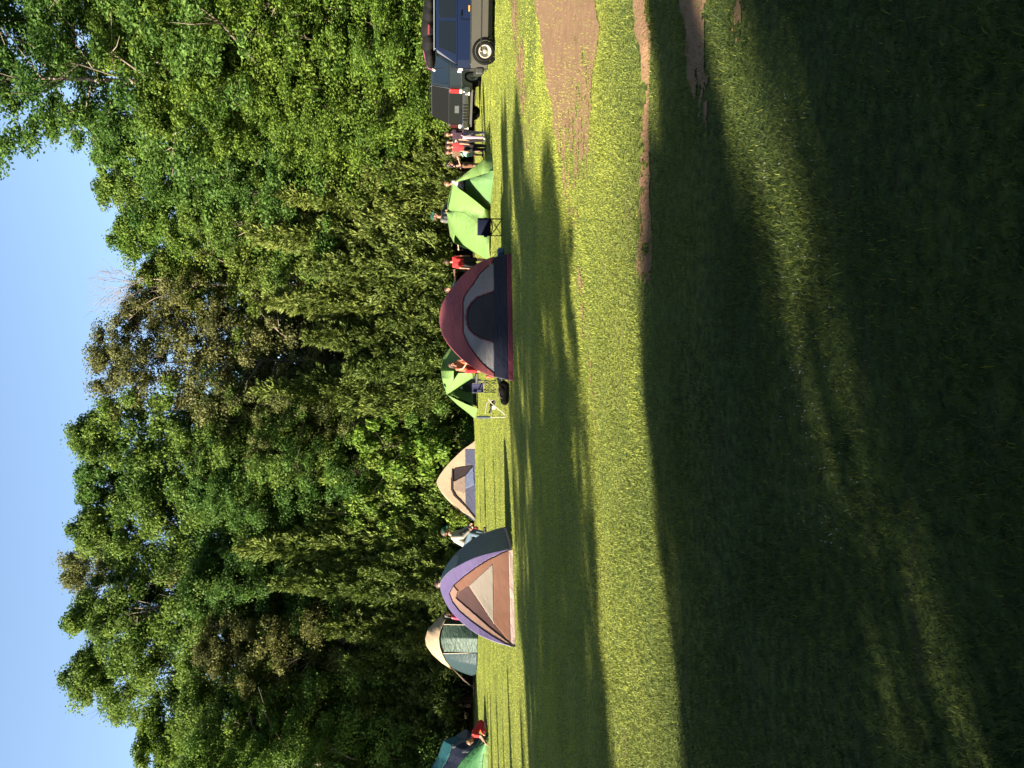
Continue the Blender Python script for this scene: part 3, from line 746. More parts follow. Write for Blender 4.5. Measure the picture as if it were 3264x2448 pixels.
mt = {'groundsheet': C_TRIM, 'fly_band': C_PURP, 'window_flap': C_CREAM, 'mesh_panel': C_BROWNM, 'inner_band': C_PEACH, 'front_wall': C_TERR, 'side_wall': C_SLATE, 'pale_strip': C_PALEG}
patches(root, *W[0], cls, mt, cen, {'fly_band': .03, 'window_flap': .004, 'inner_band': .015})
PALE_STRIP = [(1775, 1468), (1800, 1462), (1838, 1432), (1858, 1412), (1870, 1405), (1850, 1400), (1800, 1430), (1770, 1456)]  # paler strip high on the side wall
def cls2(c):
    if c.z < .06: return 'groundsheet'
    q = proj(c); return 'pale_strip' if pin(q, PALE_STRIP) else 'side_wall'
patches(root, *W[1], cls2, mt, cen, {'side_wall': .03, 'pale_strip': .034})
V = []; Fs = []
for k in (2, 3):
    n0 = len(V); V += W[k][0]; Fs += [tuple(i + n0 for i in f) for f in W[k][1]]
patches(root, V, Fs, lambda c: 'side_wall', mt, cen, {'side_wall': .03})
# beige tent
a, b = G(1657, 1516), G(1404, 1514); wd = (b - a); bk = Vector((-wd.y, wd.x, 0)).normalized() * 2.9
C = [a, b, b + bk, a + bk]
BP = [(1, 0), (.90, .14), (.80, .30), (.62, .51), (.42, .72), (.23, .88), (.10, .965), (.03, .995), (0, 1)]
cen, W = dome(C, 1.72, BP, 90, 120)
root = thing('dome_tent', tuple(cen), 0, 'beige tent with blue grey lower band and its dark doorway open', 'tent')
DOOR = [(1500, 1444), (1489, 1450), (1481, 1505), (1487, 1508), (1502, 1496), (1515, 1484), (1533, 1451), (1533, 1444)]
FLAP = [(1533, 1447), (1515, 1484), (1520, 1484), (1571, 1485), (1562, 1451)]
BFL = [(1487, 1508), (1502, 1496), (1515, 1485), (1558, 1485), (1545, 1512)]
AWN = [(1496, 1440), (1562, 1440), (1580, 1448), (1612, 1481), (1648, 1511), (1656, 1517), (1648, 1517), (1606, 1482), (1577, 1455), (1562, 1447), (1496, 1447)]
SIDE = [(1435, 1484), (1441, 1477), (1412, 1508), (1400, 1518), (1435, 1518)]
def cls(c):
    q = proj(c)
    if pin(q, AWN): return 'awning_edge'
    if pin(q, DOOR): return 'doorway'
    if pin(q, FLAP): return 'door_flap'
    if pin(q, BFL): return 'loose_flap'
    if q[1] > 1484 and q[0] > 1430 and not (q[0] > 1600 and q[1] < 1484 + (q[0] - 1600) * .55): return 'lower_band'
    return 'roof'
mt = {'awning_edge': C_DOORDK, 'doorway': C_DOORDK, 'door_flap': C_TAUPE, 'loose_flap': C_BLUEF, 'lower_band': C_NAVYB, 'roof': C_BEIGE, 'side_wall': C_GREYD}
patches(root, *W[0], cls, mt, cen, {'awning_edge': .03, 'doorway': -.03, 'loose_flap': .03})
V = []; Fs = []
for k in (1, 2, 3):
    n0 = len(V); V += W[k][0]; Fs += [tuple(i + n0 for i in f) for f in W[k][1]]
patches(root, V, Fs, lambda c: 'side_wall' if c.z < .45 else 'roof', mt, cen)
# tan and green cabin tent
root = thing('cabin_tent', tuple(G(2050, 1522)), 0, 'tall tent with a tan roof over bottle green walls and pale seams', 'tent')
d0 = 35.3
tp = [P(1990, 1414, d0), P(2011, 1404, d0 - .05), P(2036, 1400, d0 - .1), P(2063, 1403, d0 - .05), P(2083, 1410, d0)]
bt = [G(1992, 1523), G(2036, 1524), G(2080, 1523)]
loftpart(root, 'front_wall', tp, bt, C_DARKG, 40, 30, (0, .02, 0))
tp2 = [P(2083, 1410, d0), P(2107, 1421, d0 + .7), P(2129, 1440, d0 + 1.4)]; bt2 = [G(2080, 1523), G(2120, 1522), P(2158, 1517, d0 + 1.6)]
loftpart(root, 'side_wall', tp2, bt2, C_DARKG2, 30, 20, (-.03, 0, 0))
loftpart(root, 'side_wall', [P(1990, 1414, d0), P(1966, 1412, d0 + 1.5)], [G(1992, 1523), P(1962, 1516, d0 + 2.0)], C_DARKG2, 20, 20)
loftpart(root, 'back_wall', [P(2129, 1440, d0 + 1.4), P(2060, 1400, d0 + 2.6), P(1966, 1412, d0 + 1.5)], [P(2158, 1517, d0 + 1.6), P(2060, 1512, d0 + 3), P(1962, 1516, d0 + 2.0)], C_DARKG2, 30, 12)
rg = [P(1963, 1411, d0 + .9), P(1980, 1389, d0 + 1.0), P(2008, 1362, d0 + 1.1), P(2034, 1355, d0 + 1.2), P(2057, 1358, d0 + 1.2), P(2085, 1377, d0 + 1.2), P(2111, 1406, d0 + 1.2), P(2130, 1440, d0 + 1.4)]
lo = [P(1973, 1421, d0 - .1), P(1988, 1414, d0 - .15), P(2011, 1403, d0 - .2), P(2036, 1399, d0 - .2), P(2063, 1402, d0 - .15), P(2086, 1410, d0 - .1), P(2107, 1421, d0 + .6), P(2130, 1441, d0 + 1.39)]
loftpart(root, 'roof', rg, lo, C_BEIGE, 60, 20, (0, -.12, .03), th=.008)
bk_ = [P(1963, 1411, d0 + 1.2), P(2000, 1400, d0 + 2.6), P(2060, 1398, d0 + 2.8), P(2130, 1440, d0 + 1.5)]
loftpart(root, 'roof', rg, bk_, C_BEIGE, 50, 12, (0, .1, .05))
for A_, B_ in (((1990, 1414), (1992, 1522)), ((2083, 1410), (2080, 1521))):
    m_ = MB(); p0 = P(*A_, d0 - .03); p1 = P(*B_, d0 - .02); m_.tube([p0, p1], .022, 6); wpart(root, m_, 'seam', M_POLE)
m_ = MB(); m_.tube([P(2129, 1440, d0 + 1.35), P(2198, 1512, d0 + 1.2)], .012, 5); m2_ = MB(); m2_.tube([P(2129, 1442, d0 + 1.35), P(2170, 1480, d0 + 1.8), P(2192, 1516, d0 + 2)], .02, 5); wpart(root, m2_, 'guy_rope', M_ROPE)
wpart(root, m_, 'guy_rope', M_ROPE)
# front lime tent
root = thing('dome_tent', tuple(G(690, 1564)), 0, 'front lime green tent with pointed porch, a navy chair standing before it', 'tent', 'twin lime green tents')
prow = P(583, 1444, 25.5)
hoop = [P(672, 1427, 27.2), P(673, 1450, 26.7), P(676, 1480, 26.4), P(700, 1515, 26.2), P(722, 1545, 26.2), G(735, 1565)]
edge = [prow, P(603, 1465, 25.4), P(616, 1484, 25.5), P(638, 1513, 25.7), P(665, 1546, 26.0), G(672, 1564)]
sil = [P(672, 1427, 27.25), P(700, 1428, 27.6), P(723, 1436, 27.7), P(748, 1451, 27.7), P(781, 1477, 27.6), P(800, 1504, 27.3), P(819, 1535, 27.0), G(832, 1563)]
loftpart(root, 'fly', hoop, edge, C_LIME, 50, 30, (0, .05, 0), .10)
o = loftpart(root, 'fly', hoop, sil, C_LIME, 50, 30, (-.05, -.22, .06))
stake = G(487, 1569)
loftpart(root, 'porch_flap', [prow, P(571, 1490, 25.4), P(555, 1540, 25.4), G(546, 1573)], [prow, P(535, 1506, 25.3), P(505, 1546, 25.4), stake], C_LIME, 30, 12, (0, -.03, 0))
inn_t = [P(545, 1545, 25.6), P(560, 1505, 25.7), P(574, 1486, 25.8), P(590, 1482, 26.0), P(610, 1486, 26.2), P(640, 1515, 26.3), P(668, 1550, 26.5)]
inn_b = [G(544, 1573), G(580, 1572), G(620, 1568), G(668, 1563)]
loftpart(root, 'inner_wall', inn_t, inn_b, C_LIMED, 40, 16, (0, -.10, 0))
bks = [P(590, 1445, 26.6), P(609, 1436, 27.2), P(648, 1428, 28.0), P(703, 1428, 28.6), P(750, 1434, 28.7), P(775, 1448, 28.6), P(800, 1504, 28.3), P(832, 1560, 28)]
loftpart(root, 'back_wall', bks, [P(640, 1556, 28.3), P(700, 1550, 29.3), P(832, 1549, 29.3)], C_LIMED, 40, 12, (0, .1, 0))
loftpart(root, 'fly', [prow] + bks[:6], [prow, P(640, 1430, 27.3), hoop[0], P(700, 1429, 27.7), P(748, 1451, 27.75)], C_LIME, 40, 8, (0, 0, .02))
# rear lime tent
root = thing('dome_tent', tuple(G(1180, 1522)), 0, 'rear lime green tent with pointed porch, behind the maroon tent', 'tent', 'twin lime green tents')
prow = P(1258, 1425, 35.4)
seam = [P(1181, 1406, 35.2), P(1181, 1430, 35.3), P(1183, 1470, 35.0), P(1188, 1518, 34.9)]
loftpart(root, 'fly', [prow, P(1224, 1413, 35.3), P(1207, 1409, 34.9), P(1181, 1406, 35.2)], [prow, P(1239, 1431, 35.1), P(1212, 1446, 34.6), P(1182, 1446, 34.3)], C_LIME, 30, 14, (0, -.04, .02))
loftpart(root, 'porch_flap', [prow, P(1239, 1431, 35.1), P(1212, 1446, 34.6), P(1189, 1461, 34.2), P(1188, 1490, 34.1), P(1190, 1507, 34.1)], [prow, P(1240, 1452, 35.0), P(1220, 1482, 34.6), P(1203, 1509, 34.3)], C_LIME, 30, 14, (0, -.04, 0))
loftpart(root, 'fly', [P(1181, 1406, 35.2), P(1174, 1406, 36.2), P(1158, 1408, 36.5), P(1134, 1414, 36.7), P(1110, 1430, 36.6), P(1088, 1462, 36.3), P(1075, 1518, 36)], [P(1182, 1446, 34.3), P(1183, 1470, 35.0), P(1188, 1519, 35.0), P(1140, 1520, 35.0), P(1100, 1521, 35.2), P(1085, 1520, 35.5), P(1075, 1519, 35.9)], C_LIME, 40, 20, (0, -.2, .05))
loftpart(root, 'back_wall', [P(1230, 1416, 35.0), P(1181, 1406, 36.05), P(1134, 1414, 36.75), P(1088, 1462, 36.4)], [P(1290, 1512, 36.6), P(1230, 1509, 38), P(1134, 1508, 38.3), P(1075, 1512, 37.5)], C_LIMED, 30, 12, (0, .1, .1))
loftpart(root, 'porch_flap', [prow, P(1270, 1448, 35.2), P(1290, 1490, 35.0), P(1303, 1524, 34.9)], [prow, P(1290, 1458, 35.5), P(1318, 1494, 35.7), P(1336, 1514, 36.0)], C_LIME, 30, 10, (0, -.03, 0))
dtop = [P(1256, 1436, 35.8), P(1239, 1461, 35.9), P(1222, 1482, 35.8), P(1203, 1506, 35.6)]
dbot = [P(1296, 1520, 35.2), P(1270, 1519, 35.5), P(1240, 1519, 35.7), P(1196, 1519, 35.6)]
V, Fs = loft(dtop, dbot, 50, 40)
DR = [(1239, 1459), (1203, 1504), (1190, 1512), (1218, 1515), (1249, 1508), (1251, 1492), (1244, 1469)]
patches(root, V, Fs, lambda c: 'mesh_door' if pin(proj(c), DR) else ('doorstep' if proj(c)[1] > 1509 else 'inner_wall'), {'mesh_door': C_GMESH, 'inner_wall': C_LIMED, 'doorstep': C_GMESH}, Vector((-1, 40, 0)))
m_ = MB(); m_.box(tuple(P(1215, 1518, 34.9)), (.75, .5, .05), -.3); wpart(root, m_, 'floor_sheet', C_FLOOR)
# teal and navy tent on the left edge, lime one in front of it
root = thing('dome_tent', tuple(G(2420, 1525)), 0, 'teal and navy tent cut off by the left edge, behind the kneeling person', 'tent')
ridge = [P(2347, 1523, 35.2), P(2331, 1500, 35.2), P(2324, 1486, 35.2), P(2345, 1451, 35.4), P(2352, 1437, 35.5), P(2360, 1414, 35.7), P(2411, 1396, 36), P(2448, 1374, 36.2), P(2500, 1352, 36.3), P(2560, 1360, 36.4), P(2640, 1430, 36.2), P(2690, 1526, 35.2)]
base_ = [G(2349, 1526), G(2360, 1528), G(2420, 1532), G(2520, 1534), G(2690, 1530)]
V, Fs = loft(ridge, base_, 130, 60, (0, -.25, 0))
TEAL = [(2360, 1405), (2346, 1436), (2351, 1461), (2362, 1462), (2375, 1441), (2403, 1435), (2434, 1420), (2448, 1411), (2500, 1400), (2600, 1420), (2700, 1300), (2360, 1300)]
GP = [(2340, 1448), (2318, 1486), (2330, 1492), (2356, 1486), (2352, 1462)]
GP2 = [(2393, 1472), (2372, 1513), (2380, 1512), (2399, 1492), (2401, 1474)]
GP3 = [(2356, 1466), (2362, 1503), (2368, 1470), (2388, 1443), (2378, 1441)]
def cls(c):
    q = proj(c)
    return 'roof' if pin(q, TEAL) else ('grey_panel' if pin(q, GP) or pin(q, GP2) or pin(q, GP3) else 'wall')
patches(root, V, Fs, cls, {'roof': C_TEAL, 'grey_panel': C_GREYD, 'wall': C_NAVY}, Vector((-16, 37, 0)), {'roof': .02})
loftpart(root, 'back_wall', ridge, [P(2349, 1516, 38.5), P(2500, 1513, 39), P(2690, 1513, 38.5)], C_NAVY, 60, 12, (0, .2, .1))
root = thing('dome_tent', tuple(G(2420, 1556)), 0, 'low bright green tent at the left edge in front of the teal tent', 'tent')
ridge = [G(2341, 1555), P(2357, 1537, 27.9), P(2384, 1511, 28.1), P(2424, 1471, 28.4), P(2450, 1455, 28.5), P(2520, 1425, 28.7), P(2600, 1415, 28.7), P(2700, 1450, 28.5), P(2760, 1556, 27.7)]
base_ = [G(2343, 1558), G(2400, 1557), G(2450, 1557), G(2600, 1557), G(2765, 1558)]
V, Fs = loft(ridge, base_, 100, 40, (0, -.2, .03))
LIT_STRIP = [(2375, 1530), (2344, 1556), (2376, 1552), (2400, 1542), (2470, 1535), (2470, 1600), (2340, 1600)]  # sunlit strip along the bottom, painted in with the brighter green
patches(root, V, Fs, lambda c: 'lower_wall' if pin(proj(c), LIT_STRIP) else 'fly', {'lower_wall': C_LIME, 'fly': cloth('mid_green_nylon', (.08, .25, .09), .3, .8)}, Vector((-12, 30, 0)), {'fly': .02})
loftpart(root, 'back_wall', ridge, [G(2341, 1554), P(2500, 1543, 30.5), P(2760, 1543, 30.3)], C_LIMED, 50, 10, (0, .2, .1))

# ------------------------------------------------------------------ camp gear
M_NAVYC = pbr('navy_canvas', (.016, .022, .050), .9, spec=.05, bump=.3)
M_STEEL = pbr('black_steel', (.010, .010, .010), .4)
M_GREYC = pbr('grey_canvas', (.15, .13, .12), .8, bump=.3)
M_BLUEC = pbr('slate_blue_canvas', (.10, .155, .20), .8, bump=.3)
M_CREAMP = pbr('cream_paint', (.62, .58, .48), .4)
M_WHITE = pbr('white_card', (.85, .78, .66), .7)
def camp_chair(g, rz, label, back, seat, wd=.52, leg=M_STEEL, bh=.88):
    t = thing('camp_chair', tuple(g), rz, label, 'chair'); w2 = wd / 2
    m = MB()
    V, Fs = [], []
    for j in range(9):
        for i in range(9):
            x = -w2 + wd * i / 8; z = .43 + (bh - .43) * j / 8
            V.append(Vector((x, .20 + .09 * j / 8 + .04 * math.sin(math.pi * i / 8), z)))
    for j in range(8):
        for i in range(8): Fs.append((j * 9 + i, j * 9 + i + 1, (j + 1) * 9 + i + 1, (j + 1) * 9 + i))
    o = mesh('backrest', V, Fs, back, t, True); s = o.modifiers.new('c', 'SOLIDIFY'); s.thickness = .015
    V = [];
    for j in range(9):
        for i in range(9): V.append(Vector((-w2 + wd * i / 8, -.25 + .46 * j / 8, .43 - .06 * math.sin(math.pi * i / 8))))
    o = mesh('seat', V, Fs, seat, t, True); s = o.modifiers.new('c', 'SOLIDIFY'); s.thickness = .015
    for sx in (-1, 1):
        MB().tube([(sx * w2, .20, .42), (sx * w2, .27, bh - .01)], .011, 6).build('back_post', leg, t)
        MB().tube([(sx * w2, -.25, .02), (sx * w2, -.25, .62)], .010, 6).build('leg', leg, t)
        MB().tube([(sx * w2, .22, .02), (sx * w2, .22, .44)], .010, 6).build('leg', leg, t)
        m = MB(); m.box((sx * w2, -.02, .63), (.07, .52, .018)); o = m.build('armrest', back, t, bevel=.005)
        MB().lathe([(.0, -.10), (.038, -.10), (.042, .0), (.036, .0)], (sx * (w2 + .01), -.20, .62), 'Z', 12).build('cup_holder', back, o)
    for y in (-.25, .22): MB().tube([(-w2, y, .03), (w2, y, .41)], .009, 6).tube([(w2, y + .015, .03), (-w2, y + .015, .41)], .009, 6).build('cross_brace', leg, t)
    for sx in (-1, 1): MB().tube([(sx * w2, -.25, .03), (sx * w2, .22, .41)], .009, 6).tube([(sx * w2, .22, .03), (sx * w2, -.25, .41)], .009, 6).build('cross_brace', leg, t)
    return t
t = camp_chair(G(725, 1603), R_(172), 'navy folding camp chair standing before the front green tent', M_NAVYC, M_NAVYC, .56); t.scale = (.74, .74, .74)
t = camp_chair(G(1232, 1583), R_(12), 'small folding chair with dark blue back and grey seat between the tents', pbr('blue_canvas', (.035, .035, .11), .8), M_GREYC, .34, bh=.80); t.scale = (.8, .8, .85)
# folding recliner seen from the side, cream legs
g = G(1320, 1612); t = thing('folding_chair', tuple(g), 0, 'folding chair with cream frame and slate blue back beside the rear green tent', 'chair')
d0 = g.y
def q(y, v, dd=0): return P(y, v, d0 + dd) - Vector(g)
for dd in (0, .45):
    MB().tube([q(1329, 1612, dd), q(1331, 1562, dd)], .012, 6).build('leg', M_CREAMP, t)
    MB().tube([q(1323, 1612, dd), q(1290, 1572, dd), q(1272, 1556, dd)], .012, 6).build('leg', M_CREAMP, t)
    MB().tube([q(1320, 1547, dd), q(1284, 1552, dd), q(1274, 1572, dd)], .012, 6).build('armrest', M_CREAMP, t)
MB().box(q(1330, 1541, .22), (.05, .46, .32)).build('backrest', M_BLUEC, t, bevel=.01)
m = MB(); m.box(q(1297, 1568, .22), (.34, .44, .03), 0, .35); m.build('seat', M_GREYC, t, bevel=.01)
m = MB(); m.box(q(1287, 1570, .06), (.16, .12, .10), .2, .5); tt = m
o = m.build('carry_bag', M_BLACK, None, bevel=.03); o.location = g; tag(o, 'black pouch hanging on the cream framed folding chair', 'bag')
m = MB(); m.box((0, 0, .04), (.085, .02, .085)); o = m.build('paper_box', M_WHITE, None, bevel=.004); o.location = P(1299, 1579, d0 - .16); tag(o, 'small bright white box by the black pouch on the folding chair', 'box')
m = MB(); m.cap((-.18, 0, .11), (.16, .02, .13), .10, .12); m.ball((.06, -.03, .17), (.13, .10, .08), 12, 8)
o = m.build('duffel_bag', M_BLACK, None, True); o.location = G(1252, 1624); r_ = o.modifiers.new('r', 'REMESH'); r_.mode = 'VOXEL'; r_.voxel_size = .015; r_.use_smooth_shade = True
tag(o, 'black duffel bag lying on the grass left of the maroon tent', 'bag')
MB().tube([(-.14, -.06, .16), (-.05, -.10, .27), (.08, -.10, .27), (.16, -.06, .2)], .012, 6).build('handle', M_GREYC, o)
m = MB(); m.box((0, 0, .02), (.12, .08, .035), .3); o = m.build('plastic_cup', pbr('pale_plastic', (.5, .6, .6), .4), None, bevel=.01); o.location = G(1281, 1611); tag(o, 'pale plastic scrap beside the black duffel bag', 'litter')
# rumpled green cloth and ropes at the left corner of the maroon tent
V = []; Fs = []; rs = np.random.RandomState(2); p0 = G(1208, 1605)
for j in range(13):
    for i in range(13): V.append(Vector((-.32 + .054 * i, -.25 + .05 * j, .05 + .11 * vnoise(np.array([i * .7]), np.array([j * .7]), 6)[0] * math.sin(math.pi * i / 12) * math.sin(math.pi * j / 12) * 1.6)))
for j in range(12):
    for i in range(12): Fs.append((j * 13 + i, j * 13 + i + 1, (j + 1) * 13 + i + 1, (j + 1) * 13 + i))
o = mesh('stuff_sack', V, Fs, pbr('olive_cloth', (.20, .20, .07), .8), None, True); o.location = p0; o.modifiers.new('s', 'SOLIDIFY').thickness = .02
tag(o, 'rumpled olive cloth on the grass at the left corner of the maroon tent', 'cloth')
m = MB(); m.ball((0, 0, .12), (.06, .05, .12), 12, 8); m.lathe([(.0, .24), (.025, .24), (.03, .2), (.045, .18)], (0, 0, 0), 'Z', 10); o = m.build('water_bottle', pbr('rust_bottle', (.35, .08, .03), .5), None, True); o.location = G(1200, 1575); tag(o, 'rust red bottle standing behind the left corner of the maroon tent', 'bottle')
# yellow marker tapes by the purple tent
for (y, v, l, col, lab) in ((1690, 1639, .16, (.55, .75, .05), 'lime yellow tape strip on the grass farther from the lilac tent'), (1737, 1642, .26, (.70, .62, .05), 'longer yellow tape strip at the right front corner of the lilac tent')):
    m = MB(); V = []
    for i in range(7):
        for s in (-.022, .022): V.append((-l / 2 + l * i / 6, s, .05 + .02 * math.sin(i * 1.3)))
    o = mesh('marker_tape', V, [(2 * i, 2 * i + 2, 2 * i + 3, 2 * i + 1) for i in range(6)], pbr('tape', col, .5)); o.modifiers.new('s', 'SOLIDIFY').thickness = .006
    o.location = G(y, v); tag(o, lab, 'tape', 'yellow tape strips')
m = MB(); m.box((0, 0, .08), (.16, .22, .16), .5); o = m.build('folded_tarp', pbr('light_blue_tarp', (.13, .22, .42), .5), None, bevel=.04); o.location = G(805, 1606); tag(o, 'folded light blue tarp at the right corner of the maroon tent', 'tarp')
# ------------------------------------------------------------------ vehicles
M_BLUEP = pbr('blue_paint', (.0025, .011, .045), .3, noise=.05, coat=.25)
M_TAUPEP = pbr('taupe_paint', (.075, .072, .060), .5, noise=.08, coat=.3)
M_GLASS = pbr('dark_glass', (.012, .018, .026), .08, spec=.45, noise=.05)
M_GREYP = pbr('grey_paint', (.12, .118, .118), .36, noise=.06, coat=.3, metal=.3)
M_TYRE = pbr('tyre', (.008, .008, .008), .9, spec=.1)
M_HUB = pbr('hub_cream', (.62, .55, .44), .45, metal=.2)
M_CHROME = pbr('chrome', (.55, .56, .58), .2, metal=1)
M_REDL = pbr('red_lens', (.62, .03, .035), .2)
M_AMB = pbr('amber_lens', (.75, .38, .08), .3)
M_CLEAR = pbr('clear_lens', (.85, .82, .76), .25)
M_BLKT = pbr('black_trim', (.006, .007, .007), .7, spec=.06)
def suv(t, L, W, zs, paint, lower, seams=True):
    """rear at x=0, heading +x, near side y=0, far side y=W; zs = ground clearance, rocker top, two tone line, belt, roof"""
    zc, zr, zt, zb, zf = zs
    # painted body: loft of cross sections along the length
    def shell(name, secs, mat, parent=None, bevel=.02):
        m = MB(); n = len(secs[0]); V = [p for s in secs for p in s]; Fs = []
        for i in range(len(secs) - 1):
            for k in range(n): Fs.append((i * n + k, i * n + (k + 1) % n, (i + 1) * n + (k + 1) % n, (i + 1) * n + k))
        Fs.append(tuple(range(n))); Fs.append(tuple((len(secs) - 1) * n + k for k in range(n))[::-1])
        m.add(V, Fs); return m.build(name, mat, parent or t, bevel=bevel)
    def sec(x, z0, z1, i0, i1): return [(x, i0, z0), (x, i1, z1), (x, W - i1, z1), (x, W - i0, z0)]
    hood = zb - .04; xs = L - 1.15
    body = shell('body', [sec(.02, zt, zb, .0, .04), sec(.25, zt, zb, -.02, .02), sec(xs, zt, zb, -.02, .02), sec(L - .15, zt, hood - .06, -.0, .06), sec(L, zt, hood - .16, .08, .16)], paint)
    shell('lower_body', [sec(.02, zr, zt - .004, .03, .0), sec(.25, zr, zt - .004, .0, -.025), sec(xs, zr, zt - .004, .0, -.025), sec(L, zr, zt - .004, .08, .06)], lower)
    MB().box((L * .47, W / 2, (zc + zr) / 2), (L * .55, W - .08, zr - zc)).build('underbody', M_BLKT, t, bevel=.02)
    shell('roof', [[(.10, .05, zb), (.42, .19, zf - .03), (.42, W - .19, zf - .03), (.10, W - .05, zb)], [(.45, .05, zb), (.52, .17, zf), (.52, W - .17, zf), (.45, W - .05, zb)],
                   [(xs - .75, .05, zb), (xs - .75, .17, zf), (xs - .75, W - .17, zf), (xs - .75, W - .05, zb)], [(xs, .06, zb), (xs - .6, .20, zf - .03), (xs - .6, W - .20, zf - .03), (xs, W - .06, zb)]], paint)
    def side_pt(x, z, near=True, off=.006):
        f = (z - zb) / (zf - zb); y = .05 + .12 * f - off
        return (x, y if near else W - y, z)
    wins = [[(.40, zb + .05), (.58, zf - .09), (1.28, zf - .09), (1.28, zb + .05)], [(1.36, zb + .05), (1.36, zf - .13), (1.50, zf - .09), (2.15, zf - .09), (2.15, zb + .05)], [(2.25, zb + .05), (2.25, zf - .09), (xs - .78, zf - .09), (xs - .30, zb + .05)]]
    for near in (True, False):
        for w_ in wins:
            V = [side_pt(x, z, near) for x, z in w_] + [side_pt(x, z, near, -.01) for x, z in w_]; n = len(w_)
            MB().add(V, [tuple(range(n)), tuple(range(n, 2 * n))[::-1]] + [(i, (i + 1) % n, n + (i + 1) % n, n + i) for i in range(n)]).build('side_window', M_GLASS, t)
        for x in (1.32, 2.2): MB().box((x, -.027 if near else W + .027, (zt + zb) / 2 - .02), (.008, .006, zb - zt - .05)).build('door_seam', M_BLKT, t)
        for x in (1.46, 2.34):
            MB().box((x, -.04 if near else W + .04, zb - .10), (.15, .03, .03)).build('door_handle', M_BLKT, t, bevel=.008)
    # tailgate glass and gate
    V = [(.12, .14, zb + .03), (.385, .26, zf - .10), (.385, W - .26, zf - .10), (.12, W - .14, zb + .03)]
    V2 = [(x - .014, y, z + .01) for x, y, z in V]; MB().add(V + V2, [(0, 1, 2, 3), (7, 6, 5, 4), (0, 4, 5, 1), (1, 5, 6, 2), (2, 6, 7, 3), (3, 7, 4, 0)]).build('rear_window', M_GLASS, t)
    V = [(xs - .02, .14, zb + .03), (xs - .56, .26, zf - .07), (xs - .56, W - .26, zf - .07), (xs - .02, W - .14, zb + .03)]
    V2 = [(x + .014, y, z + .01) for x, y, z in V]; MB().add(V + V2, [(0, 1, 2, 3), (7, 6, 5, 4), (0, 4, 5, 1), (1, 5, 6, 2), (2, 6, 7, 3), (3, 7, 4, 0)]).build('windscreen', M_GLASS, t)
def wheel(t, x, y, r, side=-1, hub=M_HUB):
    wv = thing('wheel', (x, y, r)); wv.parent = t
    s = side
    MB().lathe([(r * .62, s * .10), (r * .66, s * .12), (r * .93, s * .12), (r, s * .08), (r, -s * .10), (r * .9, -s * .12), (r * .6, -s * .12)], (0, 0, 0), 'Y', 32).build('tyre', M_TYRE, wv, True)
    MB().lathe([(.0, s * .135), (r * .18, s * .135), (r * .22, s * .10), (r * .50, s * .095), (r * .56, s * .125), (r * .64, s * .12), (r * .62, -s * .10), (0, -s * .1)], (0, 0, 0), 'Y', 32).build('rim', hub, wv, True)
    return wv
# blue and taupe vehicle, its rear at the left
g = G(224, 1577)
t = thing('parked_car', (g.x, g.y, 0), R_(-18), 'dark blue car with taupe lower half cut off by the right edge', 'car')
suv(t, 4.6, 1.75, (.13, .20, .70, 1.08, 1.70), M_BLUEP, M_TAUPEP)
for x in (.50, 3.55):
    for y, s in ((.10, -1), (1.65, 1)): wheel(t, x, y, .29, s)
for x in (.5, 3.55):
    MB().lathe([(.30, -.008), (.37, -.008), (.37, .03), (.30, .03)], (x, -.02, .29), 'Y', 30).build('wheel_arch', M_BLKT, t, True)
MB().box((-.03, .87, .44), (.20, 1.80, .24)).build('rear_bumper', pbr('bumper', (.025, .028, .024), .6), t, bevel=.05)
MB().box((1.7, -.028, .705), (3.1, .018, .03)).build('chrome_strip', M_CHROME, t, bevel=.005)
MB().box((1.7, -.030, .41), (2.4, .018, .025)).build('chrome_strip', M_CHROME, t, bevel=.005)
for y in (.10, 1.65):
    MB().box((.0, y, .98), (.07, .13, .12)).build('rear_lamp', M_CLEAR, t, bevel=.01)
MB().box((1.62, -.045, .755), (.16, .035, .045)).build('side_marker', M_AMB, t, bevel=.01)
MB().box((3.1, -.12, 1.16), (.10, .16, .13)).build('wing_mirror', M_BLKT, t, bevel=.03)
for y in (.30, 1.45):
    MB().tube([(.5, y, 1.745), (3.0, y, 1.745)], .018, 6).tube([(.55, y, 1.70), (.55, y, 1.745)], .015, 6).tube([(2.9, y, 1.70), (2.9, y, 1.745)], .015, 6).build('roof_rail', pbr('rail', (.22, .25, .27), .4), t)
for y in (.5, 1.25): MB().ball((1.55, y, 1.14), (.07, .13, .10), 12, 8).build('headrest', M_BLKT, t, True)
# soft load on its roof
m = MB()
for x, rz in ((.35, .13), (.7, .17), (1.1, .19), (1.45, .16), (1.75, .12)): m.ball((x, .8, 1.80 + rz * .55), (.42, .55, rz + .04), 16, 10)
o = m.build('rooftop_bag', pbr('charcoal_tarp', (.016, .015, .015), .85, spec=.1, bump=.5, bscale=12), None, True); r_ = o.modifiers.new('r', 'REMESH'); r_.mode = 'VOXEL'; r_.voxel_size = .025; r_.use_smooth_shade = True
o.location = (g.x, g.y, 0); o.rotation_euler.z = R_(-18); tag(o, 'dark soft cargo bag with a red patch strapped on the roof of the blue car', 'bag')
m = MB(); m.box((1.05, .262, 1.90), (.26, .02, .05)); m.build('red_patch', pbr('red_cloth', (.24, .02, .03), .7), o, bevel=.005)
MB().tube([(-.02, .5, 1.78), (.02, .5, 1.92), (.2, .5, 1.985), (.5, .5, 2.06)], .02, 6).build('piping', pbr('mauve_strap', (.28, .08, .16), .6), o)
MB().box((-.0, .62, 1.80), (.06, .10, .20), 0, .5).build('strap_end', M_CREAMP, o, bevel=.01)
